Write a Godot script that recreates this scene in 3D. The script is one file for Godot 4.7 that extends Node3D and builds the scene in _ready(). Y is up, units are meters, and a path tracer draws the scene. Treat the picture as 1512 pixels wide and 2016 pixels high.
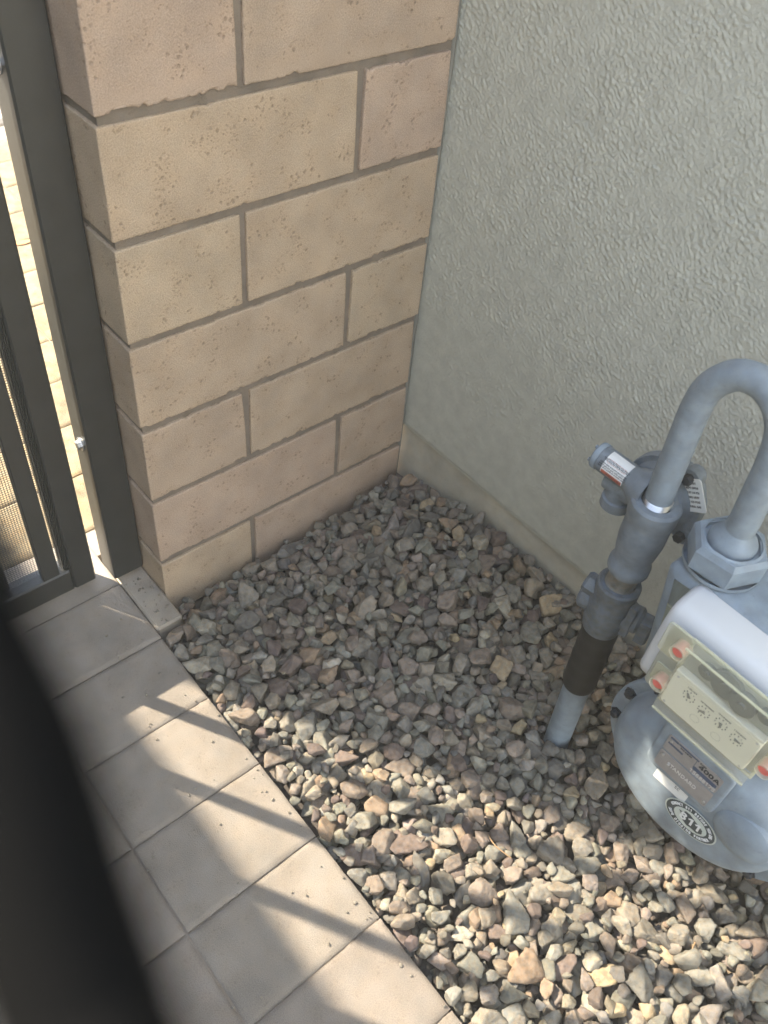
extends Node3D

const SUN_E := 1.6
const EXPOSURE := 5.8
const PLAIN := 4294967295

var rng := RandomNumberGenerator.new()
var used := {}
var M := {}

# ---------------------------------------------------------------- naming and placing
func tag(o: Node, label := "", category := "", group := "", kind := "") -> Node:
	if label != "": o.set_meta("label", label)
	if category != "": o.set_meta("category", category)
	if group != "": o.set_meta("group", group)
	if kind != "": o.set_meta("kind", kind)
	return o

func numbered(called: String, parent: Node) -> String:
	var key := str(parent.get_instance_id()) + called
	var n: int = used.get(key, 0)
	used[key] = n + 1
	return called if n == 0 else "%s_%03d" % [called, n]

func base(called: String, at: Vector3, label := "", category := "", group := "", kind := "") -> Node3D:
	var o := Node3D.new()
	o.name = numbered(called, self)
	o.position = at
	add_child(o, true)
	tag(o, label, category, group, kind)
	return o

func offset_of(n: Node) -> Vector3:
	var v := Vector3.ZERO
	while n != self:
		v += (n as Node3D).position
		n = n.get_parent()
	return v

# geometry given in world coordinates, hung under its thing
func put(called: String, mesh: Mesh, mat: Material, parent: Node = null) -> MeshInstance3D:
	if parent == null: parent = self
	var o := MeshInstance3D.new()
	o.name = numbered(called, parent)
	o.mesh = mesh
	o.material_override = mat
	parent.add_child(o, true)
	o.position = -offset_of(parent)
	return o

# ---------------------------------------------------------------- mesh tools
func mb() -> SurfaceTool:
	var st := SurfaceTool.new()
	st.begin(Mesh.PRIMITIVE_TRIANGLES)
	st.set_smooth_group(PLAIN)
	return st

func tri(st: SurfaceTool, a: Vector3, b: Vector3, c: Vector3, out: Vector3) -> void:
	if (c - a).cross(b - a).dot(out) < 0.0:
		var t := b; b = c; c = t
	st.add_vertex(a); st.add_vertex(b); st.add_vertex(c)

func quad(st: SurfaceTool, a: Vector3, b: Vector3, c: Vector3, d: Vector3, out: Vector3) -> void:
	tri(st, a, b, c, out); tri(st, a, c, d, out)

func done(st: SurfaceTool) -> ArrayMesh:
	st.generate_normals()
	return st.commit()

# box with chamfered edges
func add_box(st: SurfaceTool, lo: Vector3, hi: Vector3, ch := 0.0, xf := Transform3D.IDENTITY) -> void:
	var c := (lo + hi) / 2.0
	var h := (hi - lo) / 2.0
	ch = minf(ch, minf(h.x, minf(h.y, h.z)) * 0.9)
	st.set_smooth_group(PLAIN)
	var ax := [Vector3.RIGHT, Vector3.UP, Vector3.BACK]
	for i in 3:
		var u: int = (i + 1) % 3
		var v: int = (i + 2) % 3
		for s in [-1.0, 1.0]:
			var p := []
			for k in [[-1, -1], [1, -1], [1, 1], [-1, 1]]:
				var q := c
				q[i] += s * h[i]
				q[u] += k[0] * (h[u] - ch)
				q[v] += k[1] * (h[v] - ch)
				p.append(xf * q)
			quad(st, p[0], p[1], p[2], p[3], xf.basis * (ax[i] * s))
	if ch <= 0.0: return
	for i in 3:
		var u: int = (i + 1) % 3
		var v: int = (i + 2) % 3
		for a in [-1.0, 1.0]:
			for b in [-1.0, 1.0]:
				var p := []
				for k in [[-1, 0], [1, 0], [1, 1], [-1, 1]]:
					var q := c
					q[i] += k[0] * (h[i] - ch)
					q[u] += a * (h[u] - (ch if k[1] else 0.0))
					q[v] += b * (h[v] - (0.0 if k[1] else ch))
					p.append(xf * q)
				quad(st, p[0], p[1], p[2], p[3], xf.basis * (ax[u] * a + ax[v] * b))
	for a in [-1.0, 1.0]:
		for b in [-1.0, 1.0]:
			for d in [-1.0, 1.0]:
				var s := Vector3(a, b, d)
				tri(st, xf * (c + s * (h - Vector3(0, ch, ch))), xf * (c + s * (h - Vector3(ch, 0, ch))), xf * (c + s * (h - Vector3(ch, ch, 0))), xf.basis * s)

func box(lo: Vector3, hi: Vector3, ch := 0.0) -> ArrayMesh:
	var st := mb(); add_box(st, lo, hi, ch); return done(st)

# turned shape: profile of (radius, height) along the local y axis, outside from bottom to top
func add_lathe(st: SurfaceTool, prof: Array, segs: int, xf: Transform3D, hexed := false) -> void:
	var grp := 1
	for k in prof.size() - 1:
		var p: Vector2 = prof[k]
		var q: Vector2 = prof[k + 1]
		if p.is_equal_approx(q): continue
		if k > 0:
			var o: Vector2 = prof[k - 1]
			if absf((p - o).angle_to(q - p)) > 0.6: grp += 1
		st.set_smooth_group(PLAIN if hexed else grp)
		var n2 := Vector2(q.y - p.y, p.x - q.x)
		for s in segs:
			var a := TAU * s / segs
			var b := TAU * (s + 1) / segs
			var ca := Vector3(cos(a), 0, sin(a))
			var cb := Vector3(cos(b), 0, sin(b))
			var cm := (ca + cb).normalized()
			var out := xf.basis * (cm * n2.x + Vector3.UP * n2.y)
			var A := xf * (ca * p.x + Vector3.UP * p.y)
			var B := xf * (cb * p.x + Vector3.UP * p.y)
			var C := xf * (cb * q.x + Vector3.UP * q.y)
			var D := xf * (ca * q.x + Vector3.UP * q.y)
			if p.x < 1e-6: tri(st, A, C, D, out)
			elif q.x < 1e-6: tri(st, A, B, C, out)
			else: quad(st, A, B, C, D, out)
	st.set_smooth_group(PLAIN)

func lathe(prof: Array, segs: int, xf: Transform3D, hexed := false) -> ArrayMesh:
	var st := mb(); add_lathe(st, prof, segs, xf, hexed); return done(st)

# frame whose y axis points along dir
func along(at: Vector3, dir: Vector3, turn := 0.0) -> Transform3D:
	var y := dir.normalized()
	var x := y.cross(Vector3(0.31, 0.22, 0.93)).normalized()
	var z := x.cross(y)
	return Transform3D(Basis(x, y, z).rotated(y, turn), at)

func add_tube(st: SurfaceTool, path: Array, radii: Array, segs := 24, caps := true) -> void:
	var rings := []
	var side := Vector3.ZERO
	for i in path.size():
		var t: Vector3 = (path[mini(i + 1, path.size() - 1)] - path[maxi(i - 1, 0)]).normalized()
		if i == 0: side = t.cross(Vector3(0.93, 0.1, 0.31)).normalized()
		side = (side - t * side.dot(t)).normalized()
		var up := t.cross(side)
		var r: float = radii[mini(i, radii.size() - 1)]
		var ring := []
		for s in segs:
			var a := TAU * s / segs
			ring.append(path[i] + (side * cos(a) + up * sin(a)) * r)
		rings.append(ring)
	st.set_smooth_group(1)
	for i in path.size() - 1:
		for s in segs:
			var n := (s + 1) % segs
			var m: Vector3 = (rings[i][s] + rings[i][n] + rings[i + 1][s] + rings[i + 1][n]) / 4.0
			quad(st, rings[i][s], rings[i][n], rings[i + 1][n], rings[i + 1][s], m - (path[i] + path[i + 1]) / 2.0)
	if caps:
		st.set_smooth_group(2)
		for e in [0, path.size() - 1]:
			var out: Vector3 = path[0] - path[1] if e == 0 else path[e] - path[e - 1]
			for s in segs: tri(st, path[e], rings[e][s], rings[e][(s + 1) % segs], out)
	st.set_smooth_group(PLAIN)

func tube(path: Array, radii: Array, segs := 24) -> ArrayMesh:
	var st := mb(); add_tube(st, path, radii, segs); return done(st)

func curve_path(pts: Array, n: int) -> Array:
	var out := []
	for i in pts.size() - 1:
		for k in n:
			var a: Vector3 = pts[maxi(i - 1, 0)]
			var d: Vector3 = pts[mini(i + 2, pts.size() - 1)]
			out.append((pts[i] as Vector3).cubic_interpolate(pts[i + 1], a, d, float(k) / n))
	out.append(pts[-1])
	return out

# flat outline (in local x, y) pushed out along local z from 0 to depth, with a small bevel
func add_prism(st: SurfaceTool, poly: PackedVector2Array, depth: float, xf: Transform3D, bevel := 0.0, smooth := false) -> void:
	var inner := poly
	if bevel > 0.0:
		var shrunk := Geometry2D.offset_polygon(poly, -bevel)
		if shrunk.size() and shrunk[0].size() == poly.size():
			var best := 0
			for k in poly.size():
				if shrunk[0][k].distance_squared_to(poly[0]) < shrunk[0][best].distance_squared_to(poly[0]): best = k
			inner = PackedVector2Array()
			for k in poly.size(): inner.append(shrunk[0][(k + best) % poly.size()])
		else: bevel = 0.0
	var ids := Geometry2D.triangulate_polygon(inner)
	for k in range(0, ids.size(), 3):
		tri(st, xf * v3(inner[ids[k]], depth), xf * v3(inner[ids[k + 1]], depth), xf * v3(inner[ids[k + 2]], depth), xf.basis.z)
	var c := Vector2.ZERO
	for p in poly: c += p / poly.size()
	if smooth: st.set_smooth_group(3)
	var turn := -1.0 if Geometry2D.is_polygon_clockwise(poly) else 1.0
	for k in poly.size():
		var n := (k + 1) % poly.size()
		var e := (poly[n] - poly[k]) * turn
		var out := xf.basis * Vector3(e.y, -e.x, 0)
		quad(st, xf * v3(poly[k], 0), xf * v3(poly[n], 0), xf * v3(poly[n], depth - bevel), xf * v3(poly[k], depth - bevel), out)
		if bevel > 0.0:
			quad(st, xf * v3(poly[k], depth - bevel), xf * v3(poly[n], depth - bevel), xf * v3(inner[n], depth), xf * v3(inner[k], depth), out + xf.basis.z * out.length())
	st.set_smooth_group(PLAIN)

# outline pushed out to a rounded front
func add_pillow(st: SurfaceTool, poly: PackedVector2Array, depth: float, xf: Transform3D, b: float, n := 4) -> void:
	var m := poly.size()
	var turn := -1.0 if Geometry2D.is_polygon_clockwise(poly) else 1.0
	var nv := PackedVector2Array()
	for k in m:
		var e0 := (poly[k] - poly[(k + m - 1) % m]).normalized()
		var e1 := (poly[(k + 1) % m] - poly[k]).normalized()
		var s := Vector2(e0.y + e1.y, -e0.x - e1.x) * turn
		nv.append(s * (2.0 / maxf(s.length_squared(), 0.5)))
	var rings := []
	rings.append([poly, 0.0])
	for k in n + 1:
		var a := PI / 2 * k / n
		var p := PackedVector2Array()
		for q in m: p.append(poly[q] - nv[q] * b * (1.0 - cos(a)))
		rings.append([p, depth - b + b * sin(a)])
	st.set_smooth_group(5)
	for k in rings.size() - 1:
		for q in m:
			var w := (q + 1) % m
			var out := xf.basis * (v3(nv[q] + nv[w], 0.0) * cos(PI / 2 * (k - 0.5) / n) + Vector3(0, 0, 2) * maxf(0.0, sin(PI / 2 * (k - 0.5) / n)))
			quad(st, xf * v3(rings[k][0][q], rings[k][1]), xf * v3(rings[k][0][w], rings[k][1]), xf * v3(rings[k + 1][0][w], rings[k + 1][1]), xf * v3(rings[k + 1][0][q], rings[k + 1][1]), out)
	var top: PackedVector2Array = rings[-1][0]
	var ids := Geometry2D.triangulate_polygon(top)
	for k in range(0, ids.size(), 3):
		tri(st, xf * v3(top[ids[k]], depth), xf * v3(top[ids[k + 1]], depth), xf * v3(top[ids[k + 2]], depth), xf.basis.z)
	st.set_smooth_group(PLAIN)

func pillow(poly: PackedVector2Array, depth: float, xf: Transform3D, b: float) -> ArrayMesh:
	var st := mb(); add_pillow(st, poly, depth, xf, b); return done(st)

func v3(p: Vector2, z: float) -> Vector3: return Vector3(p.x, p.y, z)

func prism(poly: PackedVector2Array, depth: float, xf: Transform3D, bevel := 0.0, smooth := false) -> ArrayMesh:
	var st := mb(); add_prism(st, poly, depth, xf, bevel, smooth); return done(st)

func round_rect(w: float, h: float, r: float, n := 5) -> PackedVector2Array:
	var out := PackedVector2Array()
	for c in 4:
		var s := Vector2([1, -1, -1, 1][c], [1, 1, -1, -1][c])
		for k in n + 1:
			var a := PI / 2 * (c + float(k) / n)
			out.append(s * Vector2(w / 2 - r, h / 2 - r) + Vector2(cos(a), sin(a)) * r)
	return out

# frame on the meter's front: x to the right along the wall, y up, z out towards -x
func front(at: Vector3, roll := 0.0) -> Transform3D:
	return Transform3D(Basis(Vector3(0, 0, 1), Vector3(0, 1, 0), Vector3(-1, 0, 0)) * Basis(Vector3(0, 0, 1), roll), at)

func letters(text: String, height: float, depth := 0.0005, bold := true) -> TextMesh:
	var t := TextMesh.new()
	var f := SystemFont.new()
	f.font_names = PackedStringArray(["Droid Sans"])
	f.font_weight = 700 if bold else 400
	t.font = f
	t.text = text
	t.font_size = 32
	t.pixel_size = height / 23.0
	t.depth = depth
	t.curve_step = 2.0
	return t

func add_text(st: SurfaceTool, text: String, height: float, xf: Transform3D, squeeze := 1.0, bold := true) -> void:
	var m := letters(text, height, 0.0006, bold)
	st.append_from(m, 0, xf * Transform3D(Basis.from_scale(Vector3(squeeze, 1, 1)), Vector3.ZERO))

# ---------------------------------------------------------------- textures and materials
func noise_bytes(kind: int, freq: float, sd: int, size: int, oct := 1) -> PackedByteArray:
	var n := FastNoiseLite.new()
	n.noise_type = kind
	n.frequency = freq
	n.seed = sd
	n.fractal_type = FastNoiseLite.FRACTAL_FBM if oct > 1 else FastNoiseLite.FRACTAL_NONE
	n.fractal_octaves = oct
	if kind == FastNoiseLite.TYPE_CELLULAR:
		n.cellular_return_type = FastNoiseLite.RETURN_DISTANCE
	var im := n.get_seamless_image(size, size)
	im.convert(Image.FORMAT_L8)
	return im.get_data()

# grainy masonry: returns [albedo multiplier, bump]
func grain(sd: int, size: int, low: float, fine: float, pits: float, warm := 0.0) -> Array:
	var a := noise_bytes(FastNoiseLite.TYPE_SIMPLEX_SMOOTH, 5.0 / size, sd, size, 4)
	var b := noise_bytes(FastNoiseLite.TYPE_SIMPLEX, 0.22, sd + 1, size, 2)
	var d := noise_bytes(FastNoiseLite.TYPE_SIMPLEX_SMOOTH, 11.0 / size, sd + 3, size, 3)
	var spot := crumbs(size, 0.11, sd + 4, 0.90)
	var speck := crumbs(size, 0.24, sd + 5, 0.86)
	var col := PackedByteArray()
	var hgt := PackedByteArray()
	col.resize(size * size * 3)
	hgt.resize(size * size)
	for i in size * size:
		var lo := a[i] / 255.0 - 0.5
		var hi := b[i] / 255.0 - 0.5
		var w := d[i] / 255.0
		var pit := clampf((spot[i] / 255.0 + hi * 0.9 - 0.15) * 1.8 * clampf(w * 3.4 - 1.6, 0.0, 1.0), 0.0, 1.0) * pits
		pit = maxf(pit, clampf((speck[i] / 255.0 + hi * 0.6) * 1.3, 0.0, 1.0) * pits * clampf(w * 3.2 - 1.45, 0.0, 0.7))
		var m := 0.80 * (1.0 + lo * low + hi * fine) * (1.0 - 0.27 * pit)
		var t := (w - 0.5) * warm
		col[i * 3] = int(255.0 * pow(clampf(m * (1.0 + t), 0.0, 1.0), 0.4545))
		col[i * 3 + 1] = int(255.0 * pow(clampf(m, 0.0, 1.0), 0.4545))
		col[i * 3 + 2] = int(255.0 * pow(clampf(m * (1.0 - t * 1.3), 0.0, 1.0), 0.4545))
		hgt[i] = int(clampf(150.0 + 90.0 * hi + 30.0 * lo - 130.0 * pit, 0.0, 255.0))
	return [ImageTexture.create_from_image(Image.create_from_data(size, size, false, Image.FORMAT_RGB8, col)), ImageTexture.create_from_image(Image.create_from_data(size, size, false, Image.FORMAT_L8, hgt))]

func lin(r: float, g: float, b: float) -> Color: return Color(r, g, b).linear_to_srgb()

func mat(c: Color, rough: float, metal := 0.0, tex = null, size := 0.5, bump := 0.0, world := true) -> StandardMaterial3D:
	var m := StandardMaterial3D.new()
	m.albedo_color = c
	m.roughness = rough
	m.metallic = metal
	if tex != null:
		m.albedo_texture = tex[0]
		m.uv1_triplanar = true
		m.uv1_world_triplanar = world
		m.uv1_triplanar_sharpness = 6.0
		m.uv1_scale = Vector3.ONE / size
		if bump != 0.0:
			m.heightmap_enabled = true
			m.heightmap_texture = tex[1]
			m.heightmap_scale = bump
	return m

# ---------------------------------------------------------------- scene
func _ready() -> void:
	rng.seed = 4711
	camera_and_light()
	materials()
	ground_and_pavers()
	house_wall()
	block_wall()
	unseen_shade_casters()
	gate()
	gravel()
	gas_pipes()
	gas_meter()
	small_things()
	near_bar()

func camera_and_light() -> void:
	var cam := Camera3D.new()
	cam.name = "camera"
	cam.fov = 60.84
	cam.near = 0.01
	cam.far = 200.0
	cam.transform = Transform3D(Basis(Vector3(0.761458, 0.088829, 0.642099), Vector3(0.421806, 0.684253, -0.594876), Vector3(-0.4922, 0.723814, 0.483561)).orthonormalized(), Vector3(-0.43169, 1.33351, 0.97029))
	var ca := CameraAttributesPhysical.new()
	ca.frustum_focal_length = 20.44
	ca.frustum_focus_distance = 1.42
	ca.exposure_aperture = 4.5
	cam.attributes = ca
	add_child(cam)
	cam.current = true
	var e := Environment.new()
	e.background_mode = Environment.BG_SKY
	var ps := ProceduralSkyMaterial.new()
	ps.sky_top_color = Color(0.41, 0.46, 0.54)
	ps.sky_energy_multiplier = 1.4
	ps.sky_horizon_color = Color(0.90, 0.895, 0.87)
	ps.sky_curve = 0.2
	ps.ground_bottom_color = Color(0.42, 0.38, 0.33)
	ps.ground_horizon_color = Color(0.72, 0.72, 0.70)
	ps.sun_angle_max = 12.0
	var sky := Sky.new()
	sky.sky_material = ps
	e.sky = sky
	e.tonemap_mode = Environment.TONE_MAPPER_LINEAR
	e.tonemap_exposure = EXPOSURE
	# thin lit fog standing in for the lens glare that veils the view
	e.fog_enabled = true
	e.fog_density = 0.017
	e.fog_light_color = Color(0.95, 0.95, 0.92)
	e.sdfgi_enabled = true
	e.ssao_enabled = true
	e.ssil_enabled = true
	var we := WorldEnvironment.new()
	we.name = "surroundings"
	we.environment = e
	add_child(we)
	var sun := DirectionalLight3D.new()
	sun.name = "sun"
	sun.light_energy = SUN_E
	sun.light_color = Color(1.0, 0.95, 0.86)
	sun.light_angular_distance = 0.55
	sun.shadow_enabled = true
	add_child(sun)
	var el := deg_to_rad(45.0)
	sun.look_at_from_position(Vector3(-0.495 * cos(el), sin(el), -0.869 * cos(el)), Vector3.ZERO)

func materials() -> void:
	var g1 := grain(11, 1024, 0.26, 0.46, 1.0, 0.05)
	var g2 := grain(31, 1024, 0.34, 0.40, 0.45, 0.06)
	var g3 := grain(57, 512, 0.8, 1.15, 0.7, 0.26)
	var g4 := grain(83, 512, 0.18, 0.12, 0.25, 0.0)
	var g5 := grain(131, 512, 0.42, 0.10, 0.45, 0.05)
	M.block = []
	for c in [[0.56, 0.425, 0.295], [0.54, 0.41, 0.29], [0.545, 0.405, 0.30], [0.56, 0.432, 0.30], [0.53, 0.40, 0.29]]:
		M.block.append(mat(lin(c[0], c[1], c[2]), 0.92, 0.0, g1, 0.62, 0.22))
	M.mortar = mat(lin(0.29, 0.237, 0.185), 0.95, 0.0, g2, 0.3, 0.25)
	M.paver = []
	for c in [[0.315, 0.272, 0.228], [0.298, 0.257, 0.214], [0.326, 0.284, 0.238], [0.294, 0.25, 0.21]]:
		M.paver.append(mat(lin(c[0], c[1], c[2]), 0.9, 0.0, g2, 0.5, 0.16))
	M.dimmed_tan_paver = []  # tan pavers beyond the gate, colour darkened so full sun does not clip
	for c in [[0.24, 0.18, 0.10], [0.22, 0.165, 0.093], [0.25, 0.19, 0.107], [0.21, 0.16, 0.092]]:
		M.dimmed_tan_paver.append(mat(lin(c[0], c[1], c[2]), 0.9, 0.0, g3, 0.3, 0.16))
	M.sand = mat(lin(0.36, 0.30, 0.24), 0.95, 0.0, g2, 0.25, 0.3)
	M.concrete = mat(lin(0.43, 0.37, 0.30), 0.9, 0.0, g2, 0.4, 0.15)
	M.soil = mat(lin(0.12, 0.10, 0.085), 0.95, 0.0, g2, 0.3, 0.3)
	M.earth = mat(lin(0.36, 0.30, 0.23), 0.95, 0.0, g2, 1.5, 0.4)
	M.asphalt = mat(lin(0.055, 0.055, 0.058), 0.9, 0.0, g3, 0.3, 0.2)
	M.stucco = mat(lin(0.63, 0.63, 0.545), 0.88, 0.0, g4, 0.22, 0.14)
	M.foundation = mat(lin(0.59, 0.555, 0.455), 0.9, 0.0, g2, 0.45, 0.2)
	M.caulk = mat(lin(0.30, 0.29, 0.25), 0.8, 0.0, g2, 0.2, 0.2)
	M.dark_paint = mat(lin(0.030, 0.031, 0.029), 0.42, 0.0, g5, 0.35, 0.02)
	M.dark_paint.metallic_specular = 0.6
	M.screen = mat(lin(0.035, 0.036, 0.036), 0.5)
	M.bolt = mat(lin(0.55, 0.55, 0.55), 0.32, 0.9)
	M.black_bar = mat(lin(0.006, 0.006, 0.006), 0.95)
	M.black_bar.metallic_specular = 0.1
	M.gas_paint = mat(lin(0.295, 0.36, 0.43), 0.5, 0.0, g5, 0.24, 0.025)
	M.pipe_paint = mat(lin(0.29, 0.345, 0.40), 0.55, 0.0, g5, 0.17, 0.035)
	M.regulator = mat(lin(0.235, 0.275, 0.32), 0.6, 0.0, g5, 0.12, 0.09)
	M.valve = mat(lin(0.17, 0.195, 0.225), 0.5, 0.0, g3, 0.12, 0.10)
	M.nipple = mat(lin(0.30, 0.29, 0.265), 0.5, 0.35, g3, 0.10, 0.05)
	M.tape = mat(lin(0.011, 0.011, 0.011), 0.6, 0.0, g4, 0.1, 0.08)
	M.thread = mat(lin(0.6, 0.6, 0.6), 0.3, 0.9)
	M.bolt_dark = mat(lin(0.035, 0.04, 0.05), 0.5, 0.3)
	M.white_plastic = mat(lin(0.63, 0.65, 0.68), 0.4)
	M.cream = mat(lin(0.74, 0.73, 0.60), 0.5)
	M.back_plate = mat(lin(0.36, 0.37, 0.32), 0.6)
	M.gear = mat(lin(0.13, 0.14, 0.13), 0.6)
	M.clear = mat(Color(0.93, 0.94, 0.86, 0.13), 0.12)
	M.clear.transparency = BaseMaterial3D.TRANSPARENCY_ALPHA
	M.clear_edge = mat(Color(0.92, 0.92, 0.80, 0.40), 0.2)
	M.clear_edge.transparency = BaseMaterial3D.TRANSPARENCY_ALPHA
	M.red = mat(lin(0.72, 0.16, 0.13), 0.45)
	M.plate = mat(lin(0.40, 0.385, 0.385), 0.42, 0.25, g4, 0.1, 0.01)
	M.plate_blue = mat(lin(0.06, 0.085, 0.15), 0.5)
	M.stamp = mat(lin(0.62, 0.60, 0.58), 0.4)
	M.ink = mat(lin(0.03, 0.035, 0.045), 0.6)
	M.label = mat(lin(0.75, 0.76, 0.76), 0.55)
	M.label_red = mat(lin(0.50, 0.13, 0.09), 0.6)
	M.sticker_grey = mat(lin(0.42, 0.46, 0.44), 0.5)
	M.sticker_dark = mat(lin(0.045, 0.06, 0.065), 0.5)
	M.sticker_light = mat(lin(0.55, 0.60, 0.56), 0.5)
	M.timber = mat(lin(0.32, 0.25, 0.18), 0.85, 0.0, g3, 0.4, 0.1)
	M.leaf = mat(lin(0.46, 0.20, 0.07), 0.8)
	M.twig = mat(lin(0.34, 0.22, 0.12), 0.85)
	M.stone = []
	var cols := [[0.33, 0.304, 0.259], [0.285, 0.275, 0.236], [0.352, 0.307, 0.249], [0.277, 0.231, 0.195], [0.22, 0.173, 0.152], [0.377, 0.285, 0.207], [0.463, 0.426, 0.349], [0.2, 0.189, 0.172], [0.333, 0.279, 0.237], [0.315, 0.305, 0.269], [0.505, 0.406, 0.276], [0.244, 0.223, 0.187]]
	for c in cols:
		var m := mat(lin(c[0] * 0.96, c[1] * 0.92, c[2] * 0.87), 0.88, 0.0, g3, 0.09, 0.16)
		M.stone.append(m)
	M.stone_cols = cols
	M.gravel = mat(Color.WHITE, 0.88, 0.0, g3, 0.09, 0.16)
	M.gravel.vertex_color_use_as_albedo = true

# ---------------------------------------------------------------- ground
func paver_mesh(w: float, l: float, sd: int) -> ArrayMesh:
	# slab with worn, slightly wavy upper edges; top at y = 0
	var n := FastNoiseLite.new()
	n.seed = sd
	n.frequency = 90.0
	var st := mb()
	st.set_smooth_group(1)
	var nx := 22
	var nz := 15
	var rows := []
	for j in nz + 1:
		var row := []
		for i in nx + 1:
			var fx := -1.0 + 2.0 * i / nx
			var fz := -1.0 + 2.0 * j / nz
			fx = signf(fx) * (1.0 - pow(1.0 - absf(fx), 1.5))
			fz = signf(fz) * (1.0 - pow(1.0 - absf(fz), 1.5))
			var p := Vector3(fx * w / 2, 0, fz * l / 2)
			var e := minf(w / 2 - absf(p.x), l / 2 - absf(p.z))
			var nn := n.get_noise_3d(p.x + sd, 0.0, p.z)
			if e < 0.006: p.y -= pow(1.0 - e / 0.006, 2.0) * (0.0035 + 0.0022 * nn)
			if e < 0.0005:
				p.x += (0.0008 * n.get_noise_2d(p.z * 0.7 + 3.0, sd))
				p.z += (0.0008 * n.get_noise_2d(p.x * 0.7 + 9.0, sd))
			p.y += 0.0003 * nn
			row.append(p)
		rows.append(row)
	for j in nz:
		for i in nx:
			quad(st, rows[j][i], rows[j][i + 1], rows[j + 1][i + 1], rows[j + 1][i], Vector3.UP)
	st.set_smooth_group(2)
	var drop := Vector3(0, -0.03, 0)
	for i in nx:
		quad(st, rows[0][i], rows[0][i + 1], rows[0][i + 1] + drop, rows[0][i] + drop, Vector3.FORWARD)
		quad(st, rows[nz][i], rows[nz][i + 1], rows[nz][i + 1] + drop, rows[nz][i] + drop, Vector3.BACK)
	for j in nz:
		quad(st, rows[j][0], rows[j + 1][0], rows[j + 1][0] + drop, rows[j][0] + drop, Vector3.LEFT)
		quad(st, rows[j][nx], rows[j + 1][nx], rows[j + 1][nx] + drop, rows[j][nx] + drop, Vector3.RIGHT)
	return done(st)

func ground_and_pavers() -> void:
	var st := mb()
	quad(st, Vector3(-30, -0.11, -30), Vector3(30, -0.11, -30), Vector3(30, -0.11, 30), Vector3(-30, -0.11, 30), Vector3.UP)
	tag(put("ground", done(st), M.earth), "", "", "", "structure")
	var walk := base("paver_walkway", Vector3(-0.3, 0, 0), "", "", "", "structure")
	# jointing sand bed
	var sd := mb()
	add_box(sd, Vector3(-1.34, -0.10, -2.02), Vector3(-0.062, -0.0055, 2.2))
	put("joint_sand", done(sd), M.sand, walk)
	put("joint_sand", box(Vector3(-0.0615, -0.10, -2.02), Vector3(1.2, -0.0057, -0.16)), M.sand, walk)
	var kinds := []
	for k in 5: kinds.append(paver_mesh(0.2285, 0.1525, 100 + k))
	for r in range(-13, 15):
		for c in range(-4, 6):
			var x := -0.1715 + c * 0.2315
			var z := 0.1605 + r * 0.1545
			if c > 0 and z > -0.30: continue
			if c == 0 and false: continue
			if z < -1.98 or z > 2.1 or x < -1.25 or x > 1.1: continue
			var o := MeshInstance3D.new()
			o.name = numbered("paver", walk)
			o.mesh = kinds[rng.randi() % 5]
			o.material_override = (M.dimmed_tan_paver if z < -0.2 else M.paver)[rng.randi() % 4]
			walk.add_child(o, true)
			o.position = Vector3(x + 0.3, rng.randf_range(-0.001, 0.001), z)
			o.rotation = Vector3(rng.randf_range(-0.006, 0.006), PI * (rng.randi() % 2) + rng.randf_range(-0.003, 0.003), rng.randf_range(-0.004, 0.004))
	# concrete strip between the paving and the end of the block wall
	var foot := tag(put("concrete_footing", box(Vector3(-0.0545, -0.12, -0.148), Vector3(-0.001, -0.001, 0.064), 0.004), M.concrete), "", "", "", "structure")
	foot.set_meta("label", "narrow concrete strip at the foot of the block wall's free end")
	tag(put("road", box(Vector3(-20, -0.10, -9.0), Vector3(20, -0.03, -2.42), 0.0), M.asphalt), "", "", "", "structure")
	tag(put("kerb", box(Vector3(-20, -0.10, -2.41), Vector3(20, 0.012, -2.03), 0.012), M.concrete), "", "", "", "structure")

func ground_height(x: float, z: float) -> float:
	var u := clampf(x / 0.586, 0.0, 1.0)
	var s := smoothstep(0.0, 0.3, z)
	return -0.047 + 0.022 * s + 0.018 * smoothstep(0.02, 0.09, z) * (1.0 - u) + u * u * (0.058 + 0.026 * s)

# ---------------------------------------------------------------- house wall
# scattered rounded crumbs of render: a height picture
func crumbs(size: int, freq: float, sd: int, least := 0.25) -> PackedByteArray:
	var pics := []
	for kind in [FastNoiseLite.RETURN_DISTANCE, FastNoiseLite.RETURN_CELL_VALUE]:
		var f := FastNoiseLite.new()
		f.noise_type = FastNoiseLite.TYPE_CELLULAR
		f.frequency = freq
		f.seed = sd
		f.fractal_type = FastNoiseLite.FRACTAL_NONE
		f.cellular_return_type = kind
		f.cellular_jitter = 1.0
		f.domain_warp_enabled = false
		f.domain_warp_amplitude = 1.3
		f.domain_warp_frequency = 0.12
		var im := f.get_seamless_image(size, size)
		im.convert(Image.FORMAT_L8)
		pics.append(im.get_data())
	var out := PackedByteArray()
	out.resize(size * size)
	for k in size * size:
		var v: float = pics[1][k] / 255.0
		var d: float = pics[0][k] / 255.0
		var r := 0.22 + 0.30 * v
		out[k] = int(255.0 * smoothstep(0.0, 0.55, 1.0 - d / r) * (0.35 + 0.65 * v)) if d < r and v > least else 0
	return out

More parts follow.
